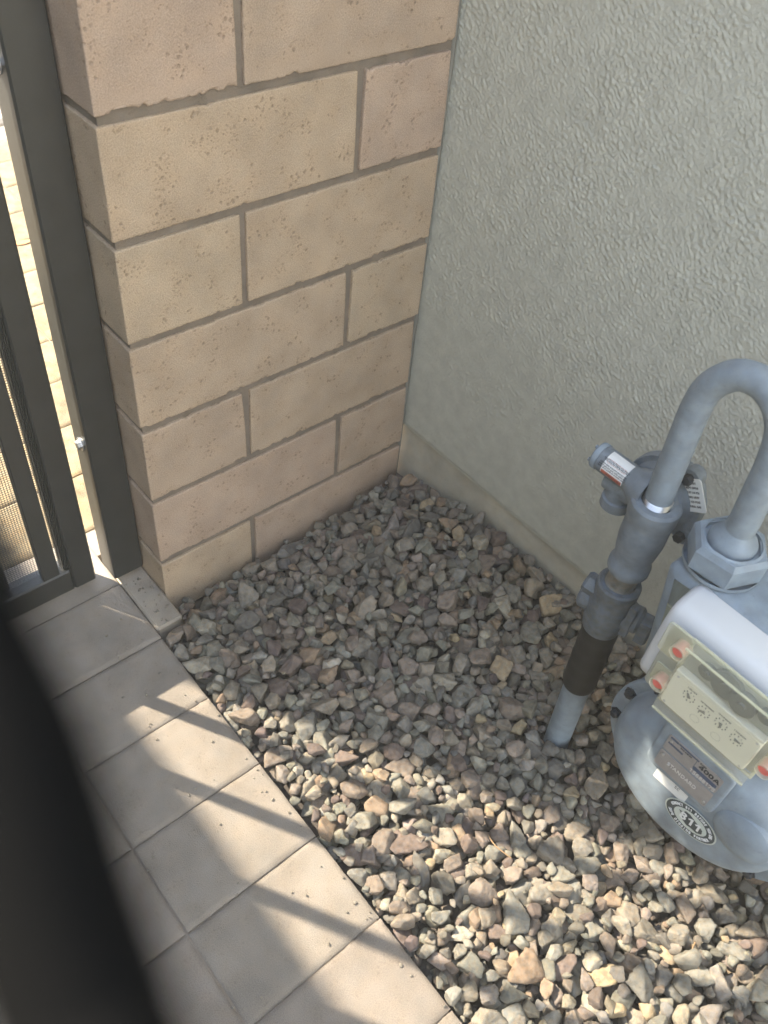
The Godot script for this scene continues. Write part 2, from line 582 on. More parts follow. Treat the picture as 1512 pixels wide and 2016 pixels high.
func house_wall() -> void:
	var t := base("house_wall", Vector3(0.66, 0, 1.4), "pale green grey stucco house wall with a bare foundation band below", "wall")
	# stucco skin as relief: dashes and crumbs of render
	var n := 512
	var a := noise_bytes(FastNoiseLite.TYPE_SIMPLEX_SMOOTH, 0.20, 7, n, 2)
	var b := crumbs(n, 0.215, 21)
	var b2 := crumbs(n, 0.37, 22)
	var c := noise_bytes(FastNoiseLite.TYPE_SIMPLEX_SMOOTH, 0.30, 9, n, 1)
	var big := FastNoiseLite.new()
	big.seed = 3; big.frequency = 5.0
	var step := 0.00165
	var ny := int((1.20 - 0.130) / step)
	var nz := int(1.22 / step)
	var vs := PackedVector3Array()
	var idx := PackedInt32Array()
	vs.resize((ny + 1) * (nz + 1))
	for j in ny + 1:
		for i in nz + 1:
			var k := ((j * 7 / 7) % n) * n + (i % n)
			var y := 0.130 + j * step
			var z := -0.02 + i * step
			var thick := clampf(0.72 + 0.55 * big.get_noise_2d(y, z) - 0.24 * smoothstep(0.75, 0.15, y), 0.12, 1.0)
			var h := maxf(b[k] / 255.0 * smoothstep(0.25, 0.75, thick), b2[k] / 255.0 * 0.62 * smoothstep(0.0, 0.5, thick)) * 0.0013 * (0.6 + 0.4 * thick)
			h += c[k] / 255.0 * 0.0007 + a[k] / 255.0 * 0.0005
			if j < 5: h -= 0.0012 * (5 - j) * 0.5
			vs[j * (nz + 1) + i] = Vector3(0.586 - h, y, z)
	for j in ny:
		for i in nz:
			var k := j * (nz + 1) + i
			idx.append_array([k, k + nz + 1, k + 1, k + 1, k + nz + 1, k + nz + 2])
	var ns := PackedVector3Array()
	ns.resize(vs.size())
	for j in ny + 1:
		for i in nz + 1:
			var k := j * (nz + 1) + i
			var up := vs[mini(j + 1, ny) * (nz + 1) + i] - vs[maxi(j - 1, 0) * (nz + 1) + i]
			var side := vs[j * (nz + 1) + mini(i + 1, nz)] - vs[j * (nz + 1) + maxi(i - 1, 0)]
			var nn := up.cross(side).normalized()
			ns[k] = nn if nn.x < 0 else -nn
	# keep the winding so that the front looks towards -x
	var f := (vs[idx[2]] - vs[idx[0]]).cross(vs[idx[1]] - vs[idx[0]])
	if f.x > 0:
		for q in range(0, idx.size(), 3):
			var w := idx[q + 1]; idx[q + 1] = idx[q + 2]; idx[q + 2] = w
	var arr := []
	arr.resize(Mesh.ARRAY_MAX)
	arr[Mesh.ARRAY_VERTEX] = vs
	arr[Mesh.ARRAY_NORMAL] = ns
	arr[Mesh.ARRAY_INDEX] = idx
	var am := ArrayMesh.new()
	am.add_surface_from_arrays(Mesh.PRIMITIVE_TRIANGLES, arr)
	put("stucco", am, M.stucco, t)
	# the wall body behind and the parts of it past the relief
	var st := mb()
	add_box(st, Vector3(0.5868, 0.1325, -0.02), Vector3(0.80, 2.615, 1.1985))
	add_box(st, Vector3(0.586, 0.130, 1.199), Vector3(0.80, 2.615, 5.0))
	add_box(st, Vector3(0.586, 1.1985, -0.02), Vector3(0.5866, 2.615, 1.1985))
	put("wall_body", done(st), M.stucco, t)
	put("drip_edge", box(Vector3(0.5878, 0.1265, -0.018), Vector3(0.612, 0.1315, 4.9), 0.001), M.stucco, t)
	# foundation band, a little uneven, set back under the stucco
	var fb := mb()
	fb.set_smooth_group(1)
	var fn := FastNoiseLite.new()
	fn.seed = 12; fn.frequency = 14.0; fn.fractal_octaves = 3
	for j in 14:
		for i in 130:
			var q := []
			for d in [[0, 0], [1, 0], [1, 1], [0, 1]]:
				var y: float = -0.12 + 0.249 * (j + d[1]) / 14.0
				var z: float = -0.015 + 1.3 * (i + d[0]) / 130.0
				q.append(Vector3(0.5955 + 0.0035 * fn.get_noise_2d(y, z) - 0.006 * (0.13 - y), y, z))
			quad(fb, q[0], q[1], q[2], q[3], Vector3.LEFT)
	put("foundation", done(fb), M.foundation, t)
	put("foundation", box(Vector3(0.6, -0.12, -0.015), Vector3(0.79, 0.126, 4.9)), M.foundation, t)
	# unseen roof edge, out of view, placed to darken the gravel below
	put("unseen_eave", box(Vector3(0.08, 2.62, -0.3), Vector3(0.80, 2.74, 5.0), 0.01), M.stucco, t)
	# sealant between house and block wall
	var path := []
	var rn := FastNoiseLite.new()
	rn.frequency = 9.0
	for k in 60:
		var y := -0.05 + k * 0.034
		path.append(Vector3(0.5805 + 0.0012 * rn.get_noise_1d(y), y, -0.0075 + 0.0035 * rn.get_noise_1d(y * 2.0 + 50.0)))
	put("sealant", tube(path, [0.0052], 8), M.caulk, t)

# ---------------------------------------------------------------- block wall
func steps(half: float, fine: float, rim: float, n: int) -> PackedFloat32Array:
	# positions from -half to half: close together within the rim, then every few millimetres
	var out := PackedFloat32Array()
	for k in n: out.append(-half + rim * k / n)
	var m := maxi(1, int((2.0 * half - 2.0 * rim) / fine))
	for k in m: out.append(-half + rim + (2.0 * half - 2.0 * rim) * k / m)
	for k in n + 1: out.append(half - rim + rim * k / n)
	return out

func block_mesh(w: float, h: float, d: float, sd: int, seen: bool) -> ArrayMesh:
	var n := FastNoiseLite.new()
	n.seed = sd; n.frequency = 130.0; n.fractal_octaves = 3; n.fractal_gain = 0.6
	var chip := FastNoiseLite.new()
	chip.seed = sd + 500; chip.frequency = 30.0; chip.fractal_octaves = 3
	var wob := FastNoiseLite.new()
	wob.seed = sd + 900; wob.frequency = 9.0
	var half := Vector3(w, h, d) / 2
	var r := 0.0022
	var wedge := 0.0055 * absf(sin(sd * 2.7)) if w < 0.5 else 0.0
	var st := mb()
	st.set_smooth_group(1)
	for face in [[2, 1], [0, -1], [0, 1], [1, 1], [1, -1]]:
		var ax: int = face[0]
		var u: int = (ax + 1) % 3
		var v: int = (ax + 2) % 3
		var pu := steps(half[u], (0.003 if u != 2 else 0.007) if seen else 0.03, 0.006, 4 if seen else 2)
		var pv := steps(half[v], (0.003 if v != 2 else 0.007) if seen else 0.03, 0.006, 4 if seen else 2)
		var grid := []
		for b in pv:
			var row := []
			for a in pu:
				var p := Vector3.ZERO
				p[ax] = face[1] * half[ax]
				p[u] = a
				p[v] = b
				var q := p.clamp(-half + Vector3.ONE * r, half - Vector3.ONE * r)
				var dir := (p - q)
				var nrm := dir.normalized() if dir.length() > 1e-6 else Vector3.ZERO
				var pos := q + nrm * r
				var ey := half.y - absf(p.y)
				var ex := half.x - absf(p.x)
				var rag := n.get_noise_3d(p.x, p.y * 0.6, p.z)
				var big := maxf(0.0, chip.get_noise_3d(p.x, signf(p.y) * 0.1, p.z * 0.3) - 0.22)
				# ragged rims: the outline itself wanders, more along the lower edge
				var low := 1.0 if p.y < 0 else 0.45
				var ky := clampf(1.0 - ey / 0.006, 0.0, 1.0)
				var kx := clampf(1.0 - ex / 0.006, 0.0, 1.0)
				pos.y -= signf(p.y) * ky * (0.0006 + absf(rag) * 0.0030 + big * 0.014) * low
				pos.x -= signf(p.x) * kx * absf(rag) * 0.0012
				if p.z > 0: pos.z += rag * 0.0003 + wob.get_noise_3dv(p) * 0.0005 - maxf(ky * low, kx * 0.5) * absf(rag) * 0.0012 - ky * low * big * 0.012
				if p.x < 0 and ax == 0: pos.x += rag * 0.0003
				if p.x > 0: pos.x -= wedge * pow(clampf(p.y / half.y * 0.5 + 0.5, 0.0, 1.0), 2.0) * clampf(p.x / half.x, 0.0, 1.0)
				row.append(pos)
			grid.append(row)
		var out := Vector3.ZERO
		out[ax] = face[1]
		for y in pv.size() - 1:
			for x in pu.size() - 1:
				quad(st, grid[y][x], grid[y][x + 1], grid[y + 1][x + 1], grid[y + 1][x], out)
	return done(st)

func block_wall() -> void:
	var t := base("block_wall", Vector3(0.29, -0.09, -0.075), "tan concrete block wall ending beside the dark gate post", "wall")
	var c := 0.15935
	var wide := 0.5785
	var k := 0
	for row in range(-1, 13):
		var y0 := 0.085 + (row - 1) * c + 0.0035
		if row == -1: y0 = 0.085 - 2 * c + 0.0035
		var h := c - 0.0105
		var cy := y0 + h / 2 + (0.0)
		# course between joints: the course whose top joint is t=5 is row 0
		var long_left := (row % 2 + 2) % 2 == 1
		var cut := 0.4045 if long_left else 0.1985
		cut += rng.randf_range(-0.003, 0.003)
		var spans := [[0.0, cut - 0.0045], [cut + 0.0055, wide + rng.randf_range(-0.002, 0.002)]]
		for s in spans:
			var w: float = s[1] - s[0]
			var mesh: ArrayMesh
			mesh = block_mesh(w, h + rng.randf_range(-0.0015, 0.001), 0.150, 40 + k, row < 8)
			var o := MeshInstance3D.new()
			o.name = numbered("block", t)
			o.mesh = mesh
			o.material_override = M.block[(k * 7 + row * 3 + 11) % 5]
			t.add_child(o, true)
			o.position = Vector3((s[0] + s[1]) / 2, cy, -0.075 + rng.randf_range(-0.0008, 0.0008)) - t.position
			k += 1
	var m := mb()
	add_box(m, Vector3(0.005, -0.24, -0.144), Vector3(0.577, 12 * c + 0.08, -0.0055))
	put("mortar", done(m), M.mortar, t)
	# thin smears of mortar standing proud in the upright joints
	put("cap_course", box(Vector3(-0.01, 12 * c + 0.0805, -0.165), Vector3(0.582, 12 * c + 0.135, 0.012), 0.006), M.block[0], t)

# ---------------------------------------------------------------- out of view: unseen wall, beam and post that shape the shade
func unseen_shade_casters() -> void:
	var t := base("unseen_left_wall", Vector3(-1.42, 0, 0), "unseen rendered wall, out of view, darkening the left side of the passage", "wall")  # unseen, placed to darken the left side and the block end
	put("wall_body", box(Vector3(-1.68, -0.1, -2.0), Vector3(-1.44, 2.28, 4.0), 0.01), M.stucco, t)
	put("coping", box(Vector3(-1.70, 2.282, -2.02), Vector3(-1.42, 2.32, 4.02), 0.006), M.concrete, t)
	var b := base("unseen_overhead_beam", Vector3(-1.5, 1.94, 1.0), "unseen overhead timber beam, out of view, placed to shade the left pavers", "beam")  # unseen, placed to cast the soft shadow edge on the pavers
	put("beam", box(Vector3(-2.05, 2.60, -3.4), Vector3(-1.546, 2.78, 3.6), 0.01), M.timber, b)
	for z in [-1.9, 0.4, 3.2]:
		put("post", box(Vector3(-1.66, 2.321, z), Vector3(-1.56, 2.599, z + 0.11), 0.006), M.timber, b)

	var q := base("unseen_shade_post", Vector3(-1.0, 0, -1.5), "unseen square post out of view beyond the gate, placed to shade the gravel", "post")  # unseen, placed to shift the shadow edge across the gravel
	put("post", box(Vector3(-1.018, -0.02, -1.53), Vector3(-0.945, 3.3, -1.465), 0.006), M.timber, q)

# ---------------------------------------------------------------- gate
func hexagon(r: float) -> PackedVector2Array:
	var p := PackedVector2Array()
	for k in 6: p.append(Vector2(cos(PI / 3 * k), sin(PI / 3 * k)) * r)
	return p

func gate() -> void:
	var p := base("gate_post", Vector3(-0.032, 0.012, -0.099), "dark square metal gate post bolted to the end of the block wall", "post")
	put("square_tube", box(Vector3(-0.062, 0.012, -0.126), Vector3(-0.003, 1.93, -0.072), 0.003), M.dark_paint, p)
	put("cap", box(Vector3(-0.065, 1.931, -0.129), Vector3(0.0, 1.94, -0.069), 0.003), M.dark_paint, p)
	for y in [0.338, 0.924, 1.52]:
		var st := mb()
		add_lathe(st, [Vector2(0, -0.001), Vector2(0.0115, -0.001), Vector2(0.0115, 0.0018), Vector2(0.0, 0.0018)], 24, along(Vector3(-0.062, y, -0.099), Vector3.LEFT))
		add_lathe(st, [Vector2(0.0078, 0.0018), Vector2(0.0078, 0.0068), Vector2(0.0066, 0.008), Vector2(0, 0.0082)], 6, along(Vector3(-0.062, y, -0.099), Vector3.LEFT, 0.4), true)
		put("bolt", done(st), M.bolt, p)
	var g := base("metal_gate", Vector3(-0.66, 0.01, -0.115), "dark metal gate of upright bars with a fine mesh screen", "gate")
	put("stile", box(Vector3(-0.130, 0.012, -0.135), Vector3(-0.0885, 1.85, -0.095), 0.003), M.dark_paint, g)
	put("stile", box(Vector3(-1.27, 0.012, -0.135), Vector3(-1.225, 1.85, -0.095), 0.003), M.dark_paint, g)
	put("bottom_rail", box(Vector3(-1.2247, 0.012, -0.134), Vector3(-0.1303, 0.066, -0.096), 0.003), M.dark_paint, g)
	put("top_rail", box(Vector3(-1.2247, 1.80, -0.134), Vector3(-0.1303, 1.85, -0.096), 0.003), M.dark_paint, g)
	var bead := mb()
	for k in 4:
		add_box(bead, Vector3(-0.1325 - k * 0.0026, 0.067, -0.112), Vector3(-0.1309 - k * 0.0026, 1.799, -0.1005 - k * 0.001), 0.0003)
	add_box(bead, Vector3(-0.1412, 0.067, -0.118), Vector3(-0.1304, 1.799, -0.1122))
	put("screen_bead", done(bead), M.dark_paint, g)
	put("bar", box(Vector3(-0.180, 0.0665, -0.1135), Vector3(-0.1500, 1.7995, -0.097), 0.0015), M.dark_paint, g)
	for x in [-0.306, -0.431, -0.556, -0.681, -0.806, -0.931, -1.056, -1.16]:
		put("bar", box(Vector3(x - 0.0095, 0.0665, -0.1135), Vector3(x + 0.0095, 1.7995, -0.097), 0.0015), M.dark_paint, g)
	put("hidden_shade_plate", box(Vector3(-1.2246, 0.0665, -0.1255), Vector3(-0.234, 0.355, -0.1225), 0.0), M.dark_paint, g)  # hidden plate, placed to shade the pavers nearest the gate
	put("unseen_shade_panel", box(Vector3(-1.2246, 1.43, -0.1255), Vector3(-0.1415, 1.7995, -0.1225), 0.0), M.dark_paint, g)  # out of view, placed to keep sun off the upper meter
	put("unseen_shade_box", box(Vector3(-0.272, 1.27, -0.1345), Vector3(-0.1415, 1.4295, -0.1185), 0.002), M.dark_paint, g)  # out of view, placed to block sun from the meter's front cover
	var ms := mb()
	var x0 := -1.223
	while x0 < -0.1415:
		add_box(ms, Vector3(x0 - 0.00042, 0.066, -0.1180), Vector3(x0 + 0.00042, 1.80, -0.1174))
		x0 += 0.0046
	var y0 := 0.068
	while y0 < 1.80:
		add_box(ms, Vector3(-1.2245, y0 - 0.00042, -0.1173), Vector3(-0.1302, y0 + 0.00042, -0.1167))
		y0 += 0.0046
	tag(put("mesh_screen", done(ms), M.screen, g), "", "", "", "stuff")
	for y in [0.4, 1.45]:
		put("hinge", lathe([Vector2(0, 0), Vector2(0.011, 0), Vector2(0.011, 0.09), Vector2(0, 0.09)], 16, Transform3D(Basis.IDENTITY, Vector3(-1.283, y, -0.100))), M.dark_paint, g)
	var hp := base("hinge_post", Vector3(-1.325, 0, -0.115), "dark square metal post carrying the hinges of the gate by the unseen left wall", "post")
	put("square_tube", box(Vector3(-1.439, -0.01, -0.142), Vector3(-1.296, 1.93, -0.088), 0.003), M.dark_paint, hp)

# ---------------------------------------------------------------- gravel
func icosphere(level: int) -> Array:
	var t := (1.0 + sqrt(5.0)) / 2.0
	var v: Array = [Vector3(-1, t, 0), Vector3(1, t, 0), Vector3(-1, -t, 0), Vector3(1, -t, 0), Vector3(0, -1, t), Vector3(0, 1, t), Vector3(0, -1, -t), Vector3(0, 1, -t), Vector3(t, 0, -1), Vector3(t, 0, 1), Vector3(-t, 0, -1), Vector3(-t, 0, 1)]
	for i in v.size(): v[i] = v[i].normalized()
	var f: Array = [0, 11, 5, 0, 5, 1, 0, 1, 7, 0, 7, 10, 0, 10, 11, 1, 5, 9, 5, 11, 4, 11, 10, 2, 10, 7, 6, 7, 1, 8, 3, 9, 4, 3, 4, 2, 3, 2, 6, 3, 6, 8, 3, 8, 9, 4, 9, 5, 2, 4, 11, 6, 2, 10, 8, 6, 7, 9, 8, 1]
	for l in level:
		var mid := {}
		var g := []
		for k in range(0, f.size(), 3):
			var m := []
			for e in 3:
				var a: int = f[k + e]
				var b: int = f[k + (e + 1) % 3]
				var key := mini(a, b) * 100000 + maxi(a, b)
				if not mid.has(key):
					mid[key] = v.size()
					v.append((v[a] + v[b]).normalized())
				m.append(mid[key])
			g.append_array([f[k], m[0], m[2], f[k + 1], m[1], m[0], f[k + 2], m[2], m[1], m[0], m[1], m[2]])
		f = g
	var idx := PackedInt32Array(f)
	if (v[idx[2]] - v[idx[0]]).cross(v[idx[1]] - v[idx[0]]).dot(v[idx[0]]) < 0:
		for q in range(0, idx.size(), 3):
			var w := idx[q + 1]; idx[q + 1] = idx[q + 2]; idx[q + 2] = w
	return [PackedVector3Array(v), idx]

# broken stone of about unit radius: flat break faces with softened edges
func rock(sphere: Array, sd: int) -> Array:
	var r := RandomNumberGenerator.new()
	r.seed = sd
	var planes := []
	var count := r.randi_range(5, 9)
	for k in count:
		var n := Vector3(r.randfn(), r.randfn(), r.randfn()).normalized()
		planes.append([n, r.randf_range(0.55, 0.92)])
	for n in [Vector3.UP, Vector3.DOWN, Vector3.LEFT, Vector3.RIGHT, Vector3.FORWARD, Vector3.BACK]:
		planes.append([(n + Vector3(r.randfn(), r.randfn(), r.randfn()) * 0.30).normalized(), r.randf_range(0.66, 1.05)])
	var squash := Vector3(r.randf_range(0.95, 1.22), r.randf_range(0.66, 0.92), r.randf_range(0.82, 1.02))
	var noise := FastNoiseLite.new()
	noise.seed = sd; noise.frequency = 2.4; noise.fractal_octaves = 5; noise.fractal_gain = 0.62
	var vs := PackedVector3Array()
	for d in sphere[0]:
		var s := 0.0
		for p in planes:
			var q: float = p[0].dot(d) / p[1]
			if q > 0.2: s += pow(q, 30.0)
		var rad := pow(s, -0.03333) * (1.0 + 0.15 * noise.get_noise_3dv(d))
		vs.append(d * rad * squash)
	var ns := PackedVector3Array()
	ns.resize(vs.size())
	var idx: PackedInt32Array = sphere[1]
	for q in range(0, idx.size(), 3):
		var n := (vs[idx[q + 2]] - vs[idx[q]]).cross(vs[idx[q + 1]] - vs[idx[q]])
		for e in 3: ns[idx[q + e]] += n
	for i in ns.size(): ns[i] = ns[i].normalized()
	return [vs, ns, idx]

func rock_mesh(k: Array) -> ArrayMesh:
	var arr := []
	arr.resize(Mesh.ARRAY_MAX)
	arr[Mesh.ARRAY_VERTEX] = k[0]
	arr[Mesh.ARRAY_NORMAL] = k[1]
	arr[Mesh.ARRAY_INDEX] = k[2]
	var m := ArrayMesh.new()
	m.add_surface_from_arrays(Mesh.PRIMITIVE_TRIANGLES, arr)
	return m

func gravel() -> void:
	var t := base("gravel_bed", Vector3(0.27, -0.06, 0.6), "", "", "", "structure")
	var bed := mb()
	bed.set_smooth_group(1)
	for j in 30:
		for i in 14:
			var q := []
			for d in [[0, 0], [1, 0], [1, 1], [0, 1]]:
				var x: float = -0.058 + 0.66 * (i + d[0]) / 14.0
				var z: float = -0.02 + 2.2 * (j + d[1]) / 30.0
				q.append(Vector3(x, ground_height(x, z) - 0.034, z))
			quad(bed, q[0], q[1], q[2], q[3], Vector3.UP)
	put("soil", done(bed), M.soil, t)
	var s1 := icosphere(1)
	var s2 := icosphere(2)
	var s3 := icosphere(3)
	var fine := []
	var mid := []
	var coarse := []
	var meshes := []
	for k in 44:
		coarse.append(rock(s1, 900 + k))
		mid.append(rock(s2, 900 + k))
		fine.append(rock(s3, 900 + k))
		meshes.append(rock_mesh(fine[k]))
	# settle the stones one after another on a height map of 4 mm cells
	var cs := 0.004
	var gx := 164
	var gz := 372
	var ox := -0.06
	var hm := PackedFloat32Array()
	hm.resize(gx * gz)
	for j in gz:
		for i in gx:
			var x := ox + (i + 0.5) * cs
			var z := (j + 0.5) * cs
			var h := ground_height(x, z) - 0.034
			if x < -0.0575 or x > 0.5925 or z < 0.003: h = 1.0
			if x < 0.002 and z < 0.067: h = 1.0
			if Vector2(x - 0.372, z - 0.666).length() < 0.022: h = 1.0
			hm[j * gx + i] = h
	var stones := []
	var cols: Array = M.stone_cols
	var weights := [16, 13, 13, 15, 9, 6, 6, 8, 10, 12, 3, 10]
	var bag := []
	for k in weights.size():
		for w in weights[k]: bag.append(k)
	for n in 5000:
		var r := 0.0137 * exp(rng.randfn() * 0.27)
		if n > 3300: r *= 0.62
		r = clampf(r, 0.0052, 0.0215)
		var kind := rng.randi() % 44
		var b := Basis(Vector3.UP, rng.randf() * TAU) * Basis(Vector3.RIGHT, rng.randfn() * 0.42) * Basis(Vector3.FORWARD, rng.randfn() * 0.42)
		b = b.scaled(Vector3.ONE * r)
		var low := {}
		var high := {}
		for v in coarse[kind][0]:
			var w: Vector3 = b * v
			var key := Vector2i(roundi(w.x / cs), roundi(w.z / cs))
			if not low.has(key) or w.y < low[key]: low[key] = w.y
			if not high.has(key) or w.y > high[key]: high[key] = w.y
		var best := 9.0
		var bi := 0
		var bj := 0
		for c in 6:
			var i := rng.randi_range(1, gx - 3)
			var j := rng.randi_range(2, gz - 3)
			var y := -1.0
			for key in low:
				var a: int = i + key.x
				var d: int = j + key.y
				if a < 0 or a >= gx or d < 0 or d >= gz:
					y = 9.0
					break
				y = maxf(y, hm[d * gx + a] - low[key])
			var rel := y - ground_height(ox + i * cs, j * cs)
			if rel < best:
				best = rel; bi = i; bj = j
		if best > 0.014: continue
		var x := ox + (bi + 0.5) * cs
		var z := (bj + 0.5) * cs
		var y := best + ground_height(ox + bi * cs, bj * cs) - 0.0028
		for key in high:
			var at: int = (bj + key.y) * gx + bi + key.x
			hm[at] = maxf(hm[at], y + high[key])
		stones.append([Transform3D(b, Vector3(x, y, z)), kind, r, bag[rng.randi() % bag.size()], y])
	# the stones that lie open on top, largest in view first
	var eye := Vector3(-0.43169, 1.33351, 0.97029)
	var fwd := Vector3(0.4922, -0.723814, -0.483561)
	var order := []
	for k in stones.size():
		var s: Array = stones[k]
		var o: Vector3 = s[0].origin
		var open := 0
		for d in [[0, 0], [2, 0], [-2, 0], [0, 2], [0, -2]]:
			var i := clampi(int((o.x - ox) / cs) + d[0], 0, gx - 1)
			var j := clampi(int(o.z / cs) + d[1], 0, gz - 1)
			if hm[j * gx + i] < o.y + s[2] * 0.95: open += 1
		s.append(open)
		if open >= 4 and o.z < 1.12 and (o.z < 0.7 + 1.0 * (o.x + 0.06)): order.append([s[2] / (o - eye).dot(fwd), k])
	order.sort_custom(func(a, b): return a[0] > b[0])
	var single := {}
	for k in mini(300, order.size()): single[order[k][1]] = true
	var vs := PackedVector3Array()
	var ns := PackedVector3Array()
	var cc := PackedColorArray()
	var idx := PackedInt32Array()
	# the bed goes on beyond the picture's lower edge
	for k in stones.size():
		var s: Array = stones[k].duplicate()
		if s[0].origin.z > 0.745:
			s[0] = s[0].translated(Vector3(0, 0, 0.742))
			s[5] = 1 if s[5] >= 3 else 0
			stones.append(s)
	for k in stones.size():
		var s: Array = stones[k]
		if single.has(k):
			var o := MeshInstance3D.new()
			o.name = numbered("gravel_stone", t)
			o.mesh = meshes[s[1]]
			o.material_override = M.stone[s[3]]
			t.add_child(o, true)
			o.transform = s[0].translated(-t.position)
			continue
		var src: Array = fine[s[1]] if s[5] >= 4 and s[2] > 0.0115 and s[0].origin.z < 1.15 else mid[s[1]] if s[5] >= 1 else coarse[s[1]]
		var at := vs.size()
		vs.append_array(s[0] * src[0])
		ns.append_array(Transform3D(s[0].basis.orthonormalized(), Vector3.ZERO) * src[1])
		var c: Array = cols[s[3]]
		var j := 0.95 * rng.randf_range(0.85, 1.12)
		var one := PackedColorArray()
		one.resize(src[0].size())
		one.fill(Color(c[0] * j, c[1] * j * rng.randf_range(0.95, 1.0), c[2] * j * 0.93 * rng.randf_range(0.94, 1.06)))
		cc.append_array(one)
		var ii: PackedInt32Array = src[2].duplicate()
		for q in ii.size(): ii[q] += at
		idx.append_array(ii)
	var arr := []
	arr.resize(Mesh.ARRAY_MAX)
	arr[Mesh.ARRAY_VERTEX] = vs
	arr[Mesh.ARRAY_NORMAL] = ns
	arr[Mesh.ARRAY_COLOR] = cc
	arr[Mesh.ARRAY_INDEX] = idx
	var m := ArrayMesh.new()
	m.add_surface_from_arrays(Mesh.PRIMITIVE_TRIANGLES, arr)
	tag(put("gravel", m, M.gravel, t), "", "", "", "stuff")
	print("stones ", stones.size(), " open ", order.size(), " tris ", idx.size() / 3)

# ---------------------------------------------------------------- gas pipes
const PX := 0.372

func up_at(x: float, y: float, z: float) -> Transform3D: return Transform3D(Basis.IDENTITY, Vector3(x, y, z))

